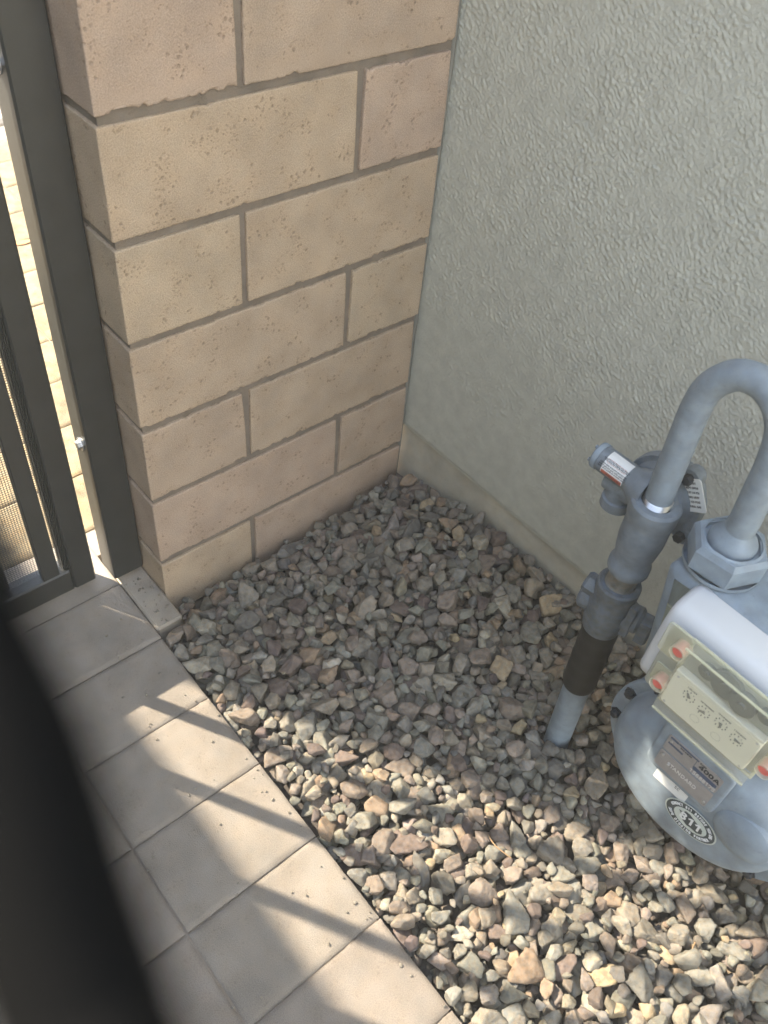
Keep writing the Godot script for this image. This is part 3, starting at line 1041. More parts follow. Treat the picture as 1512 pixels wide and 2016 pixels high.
func gas_pipes() -> void:
	var riser := base("gas_riser_pipe", Vector3(PX, 0, 0.666), "grey gas riser pipe coming out of the gravel with black tape round it", "pipe")
	put("pipe", tube([Vector3(PX, -0.08, 0.670), Vector3(PX, 0.012, 0.666), Vector3(PX, 0.16, 0.660), Vector3(PX, 0.33, 0.655)], [0.0215], 28), M.gas_paint, riser)
	var tp := []
	var tr := []
	for k in 15:
		var y := 0.172 + k * 0.0106
		tp.append(Vector3(PX, y, 0.6603 - (y - 0.16) * 0.03))
		tr.append(0.0268 + 0.0006 * sin(k * 2.1) - (0.0016 if k == 0 or k == 14 else 0.0))
	put("black_tape", tube(tp, tr, 28), M.tape, riser)

	var v := base("gas_shutoff_valve", Vector3(PX, 0.315, 0.654), "dark grey cast shutoff valve on the riser below the regulator", "valve")
	var b := mb()
	add_lathe(b, [Vector2(0.0, 0.314), Vector2(0.020, 0.314), Vector2(0.0275, 0.320), Vector2(0.0295, 0.332), Vector2(0.0315, 0.345), Vector2(0.032, 0.362), Vector2(0.031, 0.380), Vector2(0.0298, 0.388), Vector2(0.0298, 0.402), Vector2(0.031, 0.404), Vector2(0.031, 0.418), Vector2(0.0285, 0.421), Vector2(0.0222, 0.421), Vector2(0.0222, 0.414)], 28, up_at(PX, 0, 0.654))
	put("body", done(b), M.valve, v)
	# core that runs through the body, with its flat-sided head towards the camera side and a nut on the wall side
	put("core", lathe([Vector2(0.0, -0.047), Vector2(0.016, -0.047), Vector2(0.0195, -0.043), Vector2(0.0205, -0.030), Vector2(0.0235, -0.02), Vector2(0.0235, 0.028), Vector2(0.021, 0.034), Vector2(0.021, 0.044), Vector2(0.017, 0.048), Vector2(0, 0.048)], 22, along(Vector3(PX + 0.004, 0.362, 0.654), Vector3(0.28, 0.05, 0.96))), M.valve, v)
	put("head", prism(PackedVector2Array([Vector2(-0.012, -0.021), Vector2(0.012, -0.021), Vector2(0.012, 0.021), Vector2(-0.012, 0.021)]), 0.018, Transform3D(Basis(Vector3(0.96, 0, -0.28), Vector3(0, 1, 0), Vector3(0.28, 0, 0.96)), Vector3(PX + 0.016, 0.355, 0.70)), 0.003), M.valve, v)
	put("wing", prism(PackedVector2Array([Vector2(-0.006, -0.03), Vector2(0.007, -0.026), Vector2(0.008, 0.026), Vector2(-0.005, 0.031)]), 0.012, Transform3D(Basis(Vector3(0.96, 0, -0.28), Vector3(0, 1, 0), Vector3(0.28, 0, 0.96)), Vector3(PX - 0.004, 0.372, 0.684)), 0.002), M.valve, v)
	put("side_boss", lathe([Vector2(0, 0.02), Vector2(0.015, 0.02), Vector2(0.0165, 0.024), Vector2(0.0165, 0.042), Vector2(0.013, 0.046), Vector2(0, 0.047)], 6, along(Vector3(PX, 0.385, 0.654), Vector3(-0.25, 0.12, -0.95)), true), M.valve, v)
	put("nipple", tube([Vector3(PX, 0.405, 0.654), Vector3(PX, 0.475, 0.655)], [0.0208], 26), M.nipple, v)
	var nt := mb()
	for k in 4: add_lathe(nt, [Vector2(0.0208, 0.4155 + k * 0.0022), Vector2(0.0216, 0.4165 + k * 0.0022), Vector2(0.0208, 0.4175 + k * 0.0022)], 26, up_at(PX, 0, 0.654))
	put("thread", done(nt), M.nipple, v)

	var g := base("gas_regulator", Vector3(PX, 0.455, 0.655), "slate grey gas pressure regulator with printed warning label behind the bent pipe", "regulator")
	var rb := mb()
	add_lathe(rb, [Vector2(0.0208, 0.452), Vector2(0.0275, 0.452), Vector2(0.0288, 0.455), Vector2(0.0288, 0.466), Vector2(0.0268, 0.469), Vector2(0.0255, 0.480), Vector2(0.0285, 0.497), Vector2(0.0305, 0.515), Vector2(0.0305, 0.548), Vector2(0.0300, 0.553), Vector2(0.0325, 0.558), Vector2(0.0325, 0.579), Vector2(0.0295, 0.583), Vector2(0.0205, 0.583), Vector2(0.0190, 0.576)], 32, up_at(PX, 0, 0.655))
	put("body", done(rb), M.regulator, g)
	# neck to the diaphragm case on the wall side
	var dx := Vector3(1, 0.0, 0.0)
	put("neck", lathe([Vector2(0.034, 0.0), Vector2(0.034, 0.02), Vector2(0.044, 0.034)], 26, along(Vector3(0.372, 0.565, 0.645), dx)), M.regulator, g)
	var dc := mb()
	add_lathe(dc, [Vector2(0.03, 0.020), Vector2(0.042, 0.025), Vector2(0.048, 0.032), Vector2(0.0555, 0.032), Vector2(0.0565, 0.034), Vector2(0.0565, 0.046), Vector2(0.0555, 0.048), Vector2(0.052, 0.049), Vector2(0.046, 0.062), Vector2(0.036, 0.076), Vector2(0, 0.078)], 40, along(Vector3(0.372, 0.566, 0.643), dx))
	put("diaphragm_case", done(dc), M.regulator, g)
	for q in [[0.513, 0.606], [0.531, 0.690], [0.617, 0.668]]:
		var c := Vector3(0.398, q[0], q[1])
		var a: float = q[0] * 9.0
		var to := Vector3(0.0, q[0] - 0.566, q[1] - 0.643)
		var across := Vector3(1, 0, 0).cross(to).normalized()
		put("web", prism(PackedVector2Array([Vector2(-0.030, 0.0), Vector2(0.030, 0.0), Vector2(0.0125, to.length() - 0.018), Vector2(-0.0125, to.length() - 0.018)]), 0.014, Transform3D(Basis(across, to.normalized(), across.cross(to.normalized())), Vector3(0.4025 if across.cross(to.normalized()).x > 0 else 0.4165, 0.566, 0.643) + to.normalized() * 0.020), 0.003), M.regulator, g)
		put("ear", lathe([Vector2(0, 0.004), Vector2(0.0125, 0.004), Vector2(0.0135, 0.006), Vector2(0.0135, 0.020), Vector2(0, 0.020)], 16, along(c, dx)), M.regulator, g)
		var bt := mb()
		add_lathe(bt, [Vector2(0, -0.006), Vector2(0.0062, -0.006), Vector2(0.0072, -0.005), Vector2(0.0072, 0.004), Vector2(0.0, 0.004)], 6, along(c, dx, a), true)
		put("bolt", done(bt), M.bolt_dark, g)
	# spring tower with the printed label, and the plugged relief outlet under it
	var ta := Vector3(0.380, 0.580, 0.632)
	var td := Vector3(0, 0.0, -1)
	put("spring_tower", lathe([Vector2(0.029, -0.006), Vector2(0.027, 0.006), Vector2(0.0205, 0.020), Vector2(0.0182, 0.024), Vector2(0.0180, 0.072)], 32, along(ta, td)), M.regulator, g)
	put("tower_cap", lathe([Vector2(0.0185, 0.0722), Vector2(0.0192, 0.0735), Vector2(0.0192, 0.0795), Vector2(0.0178, 0.0815), Vector2(0.0, 0.0818)], 32, along(ta, td)), M.gas_paint, g)
	for k in 4:
		var an := k * TAU / 4 + 0.3
		put("cap_lug", lathe([Vector2(0, 0.080), Vector2(0.003, 0.080), Vector2(0.003, 0.085), Vector2(0, 0.085)], 8, along(ta + Vector3(cos(an), sin(an), 0) * 0.0135, td)), M.gas_paint, g)
	put("relief_outlet", lathe([Vector2(0, -0.062), Vector2(0.0185, -0.062), Vector2(0.0215, -0.060), Vector2(0.0215, -0.046), Vector2(0.0185, -0.044), Vector2(0.0178, -0.03), Vector2(0.0178, 0.0)], 28, up_at(0.388, 0.578, 0.596)), M.regulator, g)
	put("relief_elbow", tube([Vector3(0.388, 0.552, 0.574), Vector3(0.388, 0.553, 0.60), Vector3(0.388, 0.556, 0.64)], [0.0165, 0.0175, 0.0175], 24), M.regulator, g)
	# printed label wrapped on the tower: angle 0 faces the camera side, growing upwards
	var lab := put("warning_label", wrapped(0.0183, 0.0265, 0.0615, -0.95, 1.05), M.label, g)
	var red := mb()
	red.append_from(wrapped(0.01845, 0.0275, 0.0605, -0.95, -0.62), 0, Transform3D.IDENTITY)
	for q in [[0.0295, 0.0585, 0.03], [0.0295, 0.0585, 0.315]]:
		red.append_from(wrapped(0.01845, q[0], q[1], q[2], q[2] + 0.018), 0, Transform3D.IDENTITY)
	for q in [0.0295, 0.0582]: red.append_from(wrapped(0.01845, q, q + 0.0003, 0.03, 0.333), 0, Transform3D.IDENTITY)
	put("red_print", red.commit(), M.label_red, lab)
	var ink := mb()
	var bars := RandomNumberGenerator.new()
	bars.seed = 5
	for span in [[0.0315, 0.0425], [0.046, 0.056]]:
		var u: float = span[0]
		while u < span[1]:
			var w := bars.randf_range(0.0003, 0.0011)
			ink.append_from(wrapped(0.01846, u, u + w, 0.52, 0.86), 0, Transform3D.IDENTITY)
			u += w + bars.randf_range(0.0004, 0.001)
	ink.append_from(bent_text("WARNING", 0.0036, -0.775, 0.042), 0, Transform3D.IDENTITY)
	var tri_mark := bent_text("A", 0.0030, -0.775, 0.0295)
	ink.append_from(tri_mark, 0, Transform3D.IDENTITY)
	for k in 3:
		var line: String = ["Do not remove or paint over vent", "Keep vent clear and turned down", "Only trained persons may adjust"][k]
		ink.append_from(bent_text(line, 0.0016, -0.46 + k * 0.16, 0.044), 0, Transform3D.IDENTITY)
	for k in 2: ink.append_from(bent_text(["For natural gas outdoor use", "Follow the fitting instructions"][k], 0.0015, 0.12 + k * 0.12, 0.044), 0, Transform3D.IDENTITY)
	put("print", ink.commit(), M.ink, lab)
	# second label on the case, right of the pipe
	var l2 := put("data_label", prism(round_rect(0.034, 0.046, 0.004), 0.0012, Transform3D(Basis(Vector3(0.0, 0.55, 0.83).normalized(), Vector3(0, 0.83, -0.55).normalized(), Vector3(-1, 0, 0)), Vector3(0.4015, 0.598, 0.680)), 0.0003), M.label, g)
	var ip := mb()
	var lx := Transform3D(Basis(Vector3(0.0, 0.55, 0.83).normalized(), Vector3(0, 0.83, -0.55).normalized(), Vector3(-1, 0, 0)), Vector3(0.4003, 0.598, 0.680))
	for k in 6:
		add_text(ip, ["VENT MUST", "BE KEPT OPEN", "OUTLET 1/4 PSI", "SPRING GREY", "MAX 125 PSIG", "NATURAL GAS"][k], 0.0028, lx * Transform3D(Basis.IDENTITY, Vector3(0, 0.017 - k * 0.0064, 0.0001)), 0.85)
	put("print", ip.commit(), M.ink, l2)

	var p := base("bent_gas_pipe", Vector3(PX, 0.575, 0.655), "thick grey gas pipe bent in a tight arch from regulator to meter", "pipe")
	var pts := [Vector3(PX, 0.572, 0.6545), Vector3(PX, 0.62, 0.653), Vector3(PX, 0.68, 0.651), Vector3(PX, 0.735, 0.650), Vector3(PX, 0.768, 0.656), Vector3(PX, 0.795, 0.676), Vector3(PX, 0.803, 0.702), Vector3(PX, 0.793, 0.727), Vector3(PX, 0.768, 0.745), Vector3(PX, 0.73, 0.753), Vector3(PX, 0.68, 0.756), Vector3(PX, 0.64, 0.758), Vector3(PX, 0.60, 0.758)]
	put("pipe", tube(curve_path(pts, 5), [0.0176], 30), M.pipe_paint, p)
	var th := mb()
	for k in 4: add_lathe(th, [Vector2(0.0172, 0.580 + k * 0.0024), Vector2(0.0187, 0.5811 + k * 0.0024), Vector2(0.0172, 0.5823 + k * 0.0024)], 28, up_at(PX, 0, 0.6545))
	put("thread", done(th), M.thread, p)
	put("shoulder", lathe([Vector2(0.029, 0.598), Vector2(0.029, 0.606), Vector2(0.026, 0.612), Vector2(0.0195, 0.620), Vector2(0.0164, 0.628)], 30, up_at(PX, 0, 0.758)), M.gas_paint, p)

# patch of a cylinder round the spring tower
func tower_point(r: float, along_z: float, a: float) -> Vector3:
	# a = 0 looks towards the camera side and up
	var d := Vector3(-0.80, 0.60, 0).rotated(Vector3(0, 0, 1), -a)
	return Vector3(0.380, 0.580, 0.632 - along_z) + d * r

func wrapped(r: float, u0: float, u1: float, a0: float, a1: float) -> ArrayMesh:
	var st := mb()
	st.set_smooth_group(1)
	var n := maxi(1, int(absf(a1 - a0) / 0.1))
	for k in n:
		var a := lerpf(a0, a1, float(k) / n)
		var b := lerpf(a0, a1, float(k + 1) / n)
		var out := tower_point(1.0, 0, (a + b) / 2) - tower_point(0.0, 0, 0)
		quad(st, tower_point(r, u0, a), tower_point(r, u1, a), tower_point(r, u1, b), tower_point(r, u0, b), out)
		if k == 0: quad(st, tower_point(r, u0, a), tower_point(r, u1, a), tower_point(r - 0.0003, u1, a), tower_point(r - 0.0003, u0, a), tower_point(1.0, 0, a - 1.57) - tower_point(0.0, 0, 0))
	return done(st)

func bent_text(text: String, height: float, a: float, u: float) -> ArrayMesh:
	var arr := letters(text, height, 0.0).get_mesh_arrays()
	var vs: PackedVector3Array = arr[Mesh.ARRAY_VERTEX]
	var ns := PackedVector3Array()
	ns.resize(vs.size())
	for i in vs.size():
		# upside down on the tower: letters run away from the body, tops turned down
		var ang := a - vs[i].y / 0.0185
		ns[i] = tower_point(1.0, 0, ang) - tower_point(0.0, 0, 0)
		vs[i] = tower_point(0.01848, u + vs[i].x * 0.9, ang)
	arr[Mesh.ARRAY_VERTEX] = vs
	arr[Mesh.ARRAY_NORMAL] = ns
	arr[Mesh.ARRAY_TANGENT] = null
	var m := ArrayMesh.new()
	m.add_surface_from_arrays(Mesh.PRIMITIVE_TRIANGLES, arr)
	return m

# ---------------------------------------------------------------- gas meter
func add_oval(st: SurfaceTool, prof: Array, cy: float, cz: float, ry: float, rz: float, segs := 64) -> void:
	# profile of (share of the radius, x); turned round an axis along x and stretched to an oval
	var grp := 1
	for k in prof.size() - 1:
		var p: Vector2 = prof[k]
		var q: Vector2 = prof[k + 1]
		if k > 0:
			var o: Vector2 = prof[k - 1]
			if absf(((p - o) * Vector2(ry, 1)).angle_to((q - p) * Vector2(ry, 1))) > 0.7: grp += 1
		st.set_smooth_group(grp)
		for s in segs:
			var e := []
			for c in [[p, s], [p, s + 1], [q, s + 1], [q, s]]:
				var a: float = TAU * c[1] / segs
				e.append(Vector3(c[0].y, cy + ry * c[0].x * sin(a), cz + rz * c[0].x * cos(a)))
			var m := TAU * (s + 0.5) / segs
			var out := Vector3(-(p.x - q.x) * ry, 0, 0) + Vector3(0, sin(m), cos(m)) * (p.y - q.y)
			if q.x < 1e-6: tri(st, e[0], e[1], e[2], out)
			else: quad(st, e[0], e[1], e[2], e[3], out)
	st.set_smooth_group(PLAIN)

func gas_meter() -> void:
	var t := base("gas_meter", Vector3(0.38, 0.02, 0.88), "light blue grey household gas meter with white plastic cap and clear dial cover", "gas meter")
	# tin body behind the front cover
	var cy := 0.295
	var cz := 0.893
	var b := mb()
	add_oval(b, [Vector2(0.93, 0.455), Vector2(0.97, 0.450), Vector2(0.99, 0.44), Vector2(0.99, 0.32)], 0.285, 0.895, 0.132, 0.152)
	put("body", done(b), M.gas_paint, t)
	var up := mb()
	var outline := PackedVector2Array([Vector2(-0.150, 0.0), Vector2(0.150, 0.0), Vector2(0.166, 0.12), Vector2(0.172, 0.16), Vector2(0.166, 0.172), Vector2(0.10, 0.178), Vector2(-0.10, 0.178), Vector2(-0.166, 0.172), Vector2(-0.172, 0.16), Vector2(-0.166, 0.12)])
	add_pillow(up, outline, 0.105, front(Vector3(0.430, 0.385, 0.888)), 0.016)
	put("head", done(up), M.gas_paint, t)
	put("back_cover", pillow(round_rect(0.29, 0.26, 0.12, 12), 0.02, front(Vector3(0.474, 0.285, 0.895)), 0.012), M.gas_paint, t)
	var fl := put("flange", prism(ellipse(0.140, 0.160, 64), 0.009, front(Vector3(0.327, 0.281, 0.897)), 0.002, true), M.gas_paint, t)
	for k in 14:
		var a := TAU * (k + 0.35) / 14.0
		var c := Vector3(0.318, 0.281 + 0.1295 * sin(a), 0.897 + 0.1485 * cos(a))
		var bt := mb()
		add_lathe(bt, [Vector2(0.0095, 0.0), Vector2(0.0095, 0.0015), Vector2(0.0068, 0.0016), Vector2(0.0068, 0.0075), Vector2(0.0055, 0.0088), Vector2(0, 0.009)], 6, along(c, Vector3.LEFT, a), true)
		put("bolt", done(bt), M.bolt_dark, fl)
	var dm := mb()
	add_oval(dm, [Vector2(1.03, 0.3185), Vector2(1.02, 0.305), Vector2(1.0, 0.293), Vector2(0.96, 0.281), Vector2(0.905, 0.2725), Vector2(0.84, 0.2675), Vector2(0.74, 0.2652), Vector2(0.0, 0.2645)], cy, cz, 0.113, 0.130)
	var cover := put("front_cover", done(dm), M.gas_paint, t)
	put("raised_pad", pillow(round_rect(0.104, 0.094, 0.012), 0.0058, front(Vector3(0.2648, 0.3585, 0.878)), 0.004), M.gas_paint, cover)
	put("bulge", lathe([Vector2(0.040, -0.004), Vector2(0.038, 0.003), Vector2(0.032, 0.0075), Vector2(0.02, 0.0095), Vector2(0, 0.010)], 36, along(Vector3(0.267, 0.318, 0.972), Vector3.LEFT)), M.gas_paint, cover)
	# union nuts on the two necks
	for z in [0.758, 1.028]:
		put("neck", lathe([Vector2(0.034, 0.545), Vector2(0.034, 0.565)], 28, up_at(PX, 0, z)), M.gas_paint, t)
		var nut := mb()
		add_lathe(nut, [Vector2(0.0, 0.560), Vector2(0.043, 0.560), Vector2(0.0475, 0.565), Vector2(0.0475, 0.570)], 40, up_at(PX, 0, z))
		add_lathe(nut, [Vector2(0.0485, 0.570), Vector2(0.0485, 0.597), Vector2(0.0435, 0.6045), Vector2(0.0365, 0.6045)], 6, along(Vector3(PX, 0, z), Vector3.UP, 0.32), true)
		add_lathe(nut, [Vector2(0.0375, 0.6046), Vector2(0.0345, 0.6062), Vector2(0.0335, 0.600), Vector2(0.0, 0.5995)], 36, up_at(PX, 0, z))
		put("union_nut", done(nut), M.gas_paint, t)
	# outlet pipe, past the edge of the picture
	put("outlet_pipe", tube(curve_path([Vector3(PX, 0.60, 1.028), Vector3(PX, 0.75, 1.028), Vector3(PX, 0.86, 1.028), Vector3(PX + 0.02, 0.91, 1.028), Vector3(PX + 0.07, 0.925, 1.028), Vector3(0.60, 0.925, 1.028)], 4), [0.0163], 24), M.pipe_paint, t)
	# white plastic cap round the index
	var cap := mb()
	var side := PackedVector2Array([Vector2(0.345, 0.430), Vector2(0.345, 0.550), Vector2(0.342, 0.556), Vector2(0.335, 0.5585), Vector2(0.300, 0.5565), Vector2(0.290, 0.5535), Vector2(0.2825, 0.548), Vector2(0.2780, 0.540), Vector2(0.2745, 0.52), Vector2(0.2695, 0.445), Vector2(0.2705, 0.434), Vector2(0.278, 0.4275)])
	for e in [-1.0, 1.0]:
		add_pillow(cap, side, 0.104, Transform3D(Basis(Vector3(1, 0, 0), Vector3(0, 1, 0), Vector3(0, 0, e)), Vector3(0, 0, 0.861)), 0.011)
	put("white_cap", done(cap), M.white_plastic, t)
	put("clear_tab", prism(round_rect(0.022, 0.040, 0.005), 0.004, front(Vector3(0.335, 0.470, 0.744)), 0.001), M.clear_edge, t)
	# index behind the clear cover
	put("index_back", prism(round_rect(0.162, 0.118, 0.006), 0.003, front(Vector3(0.2685, 0.486, 0.856)), 0.001), M.back_plate, t)
	for q in [[0.86, 0.525, 0.020, 0.006], [0.885, 0.520, 0.016, 0.009], [0.835, 0.522, 0.011, 0.006], [0.912, 0.528, 0.010, 0.007]]:
		put("gear", lathe([Vector2(q[2], 0.0), Vector2(q[2], q[3]), Vector2(q[2] * 0.35, q[3] + 0.0005), Vector2(q[2] * 0.3, q[3] + 0.003), Vector2(0, q[3] + 0.003)], 24, along(Vector3(0.2655, q[1], q[0]), Vector3.LEFT)), M.gear, t)
	var dial_plate := put("dial_plate", prism(round_rect(0.121, 0.062, 0.006), 0.010, front(Vector3(0.2655, 0.4625, 0.866)), 0.0015), M.cream, t)
	put("ledge", box(Vector3(0.2545, 0.4945, 0.806), Vector3(0.2656, 0.499, 0.927), 0.001), M.cream, dial_plate)
	for k in 4:
		var dz := 0.8335 + k * 0.0227
		var dy := 0.4735 - 0.004 * (k % 2)
		var ringm := mb()
		add_ring(ringm, 0.0088, 0.0092, front(Vector3(0.2552, dy, dz)))
		add_ring(ringm, 0.0066, 0.0068, front(Vector3(0.2552, dy, dz)))
		for d in 10:
			var a := TAU * d / 10.0
			add_text(ringm, str(d), 0.0017, front(Vector3(0.2553, dy + 0.0077 * cos(a), dz + 0.0077 * sin(a))))
		add_text(ringm, ["1 MILLION", "100 THOUSAND", "10 THOUSAND", "1 THOUSAND"][k], 0.0018, front(Vector3(0.2553, dy + 0.0125, dz)), 0.8)
		put("dial", done_keep(ringm), M.gear, dial_plate)
		put("pointer", prism(PackedVector2Array([Vector2(-0.0022, -0.002), Vector2(0.0022, -0.002), Vector2(0.0009, 0.0058), Vector2(-0.0009, 0.0058)]), 0.0008, front(Vector3(0.2548, dy, dz), 0.6 + k * 1.4), 0.0), M.gear, dial_plate)
	for k in 2:
		var rr := mb()
		add_ring(rr, 0.0058, 0.0061, front(Vector3(0.2552, 0.449, 0.852 + k * 0.03)))
		put("test_dial", done_keep(rr), M.gear, dial_plate)
	for q in [[0.812, 0.489], [0.921, 0.489], [0.812, 0.436], [0.921, 0.436]]:
		put("screw", lathe([Vector2(0.0018, 0), Vector2(0.0016, 0.0008), Vector2(0, 0.001)], 10, along(Vector3(0.2555, q[1], q[0]), Vector3.LEFT)), M.bolt, dial_plate)
	# clear cover: open-backed tray of thin polycarbonate
	var cv := put("clear_cover", tray(0.132, 0.124, 0.006, 0.021, front(Vector3(0.2675, 0.484, 0.8705))), M.clear, t)
	put("rim", frame_ring(0.136, 0.128, 0.0045, 0.004, front(Vector3(0.2675, 0.484, 0.8705))), M.clear_edge, cv)
	put("rim", box(Vector3(0.2462, 0.4205, 0.8045), Vector3(0.2495, 0.4245, 0.9365), 0.001), M.clear_edge, cv)
	put("rim", box(Vector3(0.2462, 0.5435, 0.8045), Vector3(0.2495, 0.547, 0.9365), 0.001), M.clear_edge, cv)
	put("ear", prism(round_rect(0.034, 0.052, 0.005), 0.003, front(Vector3(0.2672, 0.520, 0.787)), 0.0008), M.clear_edge, cv)
	put("ear", prism(round_rect(0.026, 0.036, 0.005), 0.003, front(Vector3(0.2672, 0.458, 0.792)), 0.0008), M.clear_edge, cv)
	for q in [[0.527, 0.7985], [0.458, 0.7965], [0.466, 0.9435], [0.527, 0.9435]]:
		put("screw_well", lathe([Vector2(0.0105, 0.0), Vector2(0.0105, 0.0195), Vector2(0.0098, 0.0203), Vector2(0.0088, 0.0203)], 24, along(Vector3(0.2675, q[0], q[1]), Vector3.LEFT)), M.clear_edge, t)
		var pl := put("red_seal", lathe([Vector2(0.0078, 0.0), Vector2(0.0078, 0.0150), Vector2(0.0070, 0.0162), Vector2(0.0, 0.0150)], 24, along(Vector3(0.2672, q[0], q[1]), Vector3.LEFT)), M.red, t)
		pl.set_meta("label", "red plastic seal in a clear screw well")
	# riveted plates on the pad
	var px := 0.2586
	var pa := put("name_plate", prism(round_rect(0.080, 0.032, 0.003), 0.0011, front(Vector3(px, 0.3745, 0.879)), 0.0003), M.plate, t)
	var pb := put("name_plate", prism(round_rect(0.080, 0.034, 0.003), 0.0011, front(Vector3(px, 0.3385, 0.879)), 0.0003), M.plate, t)
	var blue := mb()
	add_prism(blue, round_rect(0.012, 0.0035, 0.001), 0.0003, front(Vector3(px - 0.0011, 0.3868, 0.8475)))
	add_prism(blue, round_rect(0.030, 0.0024, 0.0005), 0.0003, front(Vector3(px - 0.0011, 0.3873, 0.869)))
	add_prism(blue, round_rect(0.022, 0.0033, 0.0005), 0.0003, front(Vector3(px - 0.0011, 0.3755, 0.853)))
	add_prism(blue, round_rect(0.034, 0.0068, 0.0008), 0.0003, front(Vector3(px - 0.0011, 0.3705, 0.8990)))
	add_prism(blue, round_rect(0.0007, 0.018, 0.0003), 0.0003, front(Vector3(px - 0.0011, 0.379, 0.8817)))
	put("blue_print", done(blue), M.plate_blue, pa)
	var tx := mb()
	add_text(tx, "400A", 0.0076, front(Vector3(px - 0.0013, 0.3808, 0.9015)), 1.25)
	add_text(tx, "CLASS", 0.0022, front(Vector3(px - 0.0013, 0.387, 0.8905)), 1.0)
	add_text(tx, "GAS METER", 0.0022, front(Vector3(px - 0.0013, 0.3832, 0.866)), 1.0)
	put("lettering", tx.commit(), M.ink, pa)
	var tw := mb()
	add_text(tw, "15688175", 0.0062, front(Vector3(px - 0.0013, 0.3627, 0.8985)), 1.0, false)
	put("stamped_number", tw.commit(), M.stamp, pa)
	var ts := mb()
	add_text(ts, "STANDARD", 0.0062, front(Vector3(px - 0.0013, 0.3395, 0.8765)), 1.05, false)
	put("stamped_lettering", ts.commit(), M.stamp, pb)
	for q in [[0.3805, 0.8445], [0.3655, 0.9145], [0.3475, 0.8445], [0.3300, 0.9145]]:
		put("rivet", lathe([Vector2(0.0026, 0), Vector2(0.0024, 0.0012), Vector2(0.0013, 0.0021), Vector2(0, 0.0023)], 14, along(Vector3(px - 0.0008, q[0], q[1]), Vector3.LEFT)), M.bolt, pa if q[0] > 0.355 else pb)
	# stickers low on the front cover
	var bs := put("barcode_sticker", prism(round_rect(0.050, 0.0200, 0.0015), 0.0004, front(Vector3(0.2643, 0.2960, 0.872))), M.label, t)
	var bc := mb()
	var bars := RandomNumberGenerator.new()
	bars.seed = 9
	var z := 0.863
	while z < 0.890:
		var w := bars.randf_range(0.0007, 0.0016)
		add_prism(bc, round_rect(w, 0.0100, 0.0001, 1), 0.0002, front(Vector3(0.2638, 0.2910, z)))
		z += w + bars.randf_range(0.0006, 0.0012)
	add_text(bc, "SC", 0.0048, front(Vector3(0.2639, 0.3020, 0.8805)), 1.0, false)
	put("print", done_keep(bc), M.ink, bs)
	sticker(t)

func done_keep(st: SurfaceTool) -> ArrayMesh: return done(st)

func ellipse(a: float, b: float, n: int) -> PackedVector2Array:
	var p := PackedVector2Array()
	for k in n: p.append(Vector2(b * cos(TAU * k / n), a * sin(TAU * k / n)))
	return p

func add_ring(st: SurfaceTool, r0: float, r1: float, xf: Transform3D) -> void:
	for s in 32:
		var a := TAU * s / 32
		var b := TAU * (s + 1) / 32
		quad(st, xf * Vector3(cos(a) * r0, sin(a) * r0, 0), xf * Vector3(cos(b) * r0, sin(b) * r0, 0), xf * Vector3(cos(b) * r1, sin(b) * r1, 0), xf * Vector3(cos(a) * r1, sin(a) * r1, 0), xf.basis.z)

func tray(w: float, h: float, r: float, d: float, xf: Transform3D) -> ArrayMesh:
	var st := mb()
	var p := round_rect(w, h, r)
	var q := round_rect(w - 0.004, h - 0.004, r - 0.001)
	var ids := Geometry2D.triangulate_polygon(q)
	for k in range(0, ids.size(), 3): tri(st, xf * v3(q[ids[k]], d), xf * v3(q[ids[k + 1]], d), xf * v3(q[ids[k + 2]], d), xf.basis.z)
	for k in p.size():
		var n := (k + 1) % p.size()
		var m := (p[k] + p[n]) / 2
		quad(st, xf * v3(p[k], 0), xf * v3(p[n], 0), xf * v3(p[n], d - 0.002), xf * v3(p[k], d - 0.002), xf.basis * v3(m, 0))
		quad(st, xf * v3(p[k], d - 0.002), xf * v3(p[n], d - 0.002), xf * v3(q[n], d), xf * v3(q[k], d), xf.basis * v3(m, m.length()))
	return done(st)

func frame_ring(w: float, h: float, bar: float, d: float, xf: Transform3D) -> ArrayMesh:
	var st := mb()
	for s in [-1.0, 1.0]:
		add_box(st, Vector3(-w / 2, s * (h - bar) / 2 - bar / 2, 0), Vector3(w / 2, s * (h - bar) / 2 + bar / 2, d), 0.0008, xf)
		add_box(st, Vector3(s * (w - bar) / 2 - bar / 2, -h / 2 + bar + 0.0002, 0), Vector3(s * (w - bar) / 2 + bar / 2, h / 2 - bar - 0.0002, d), 0.0008, xf)
	return done(st)

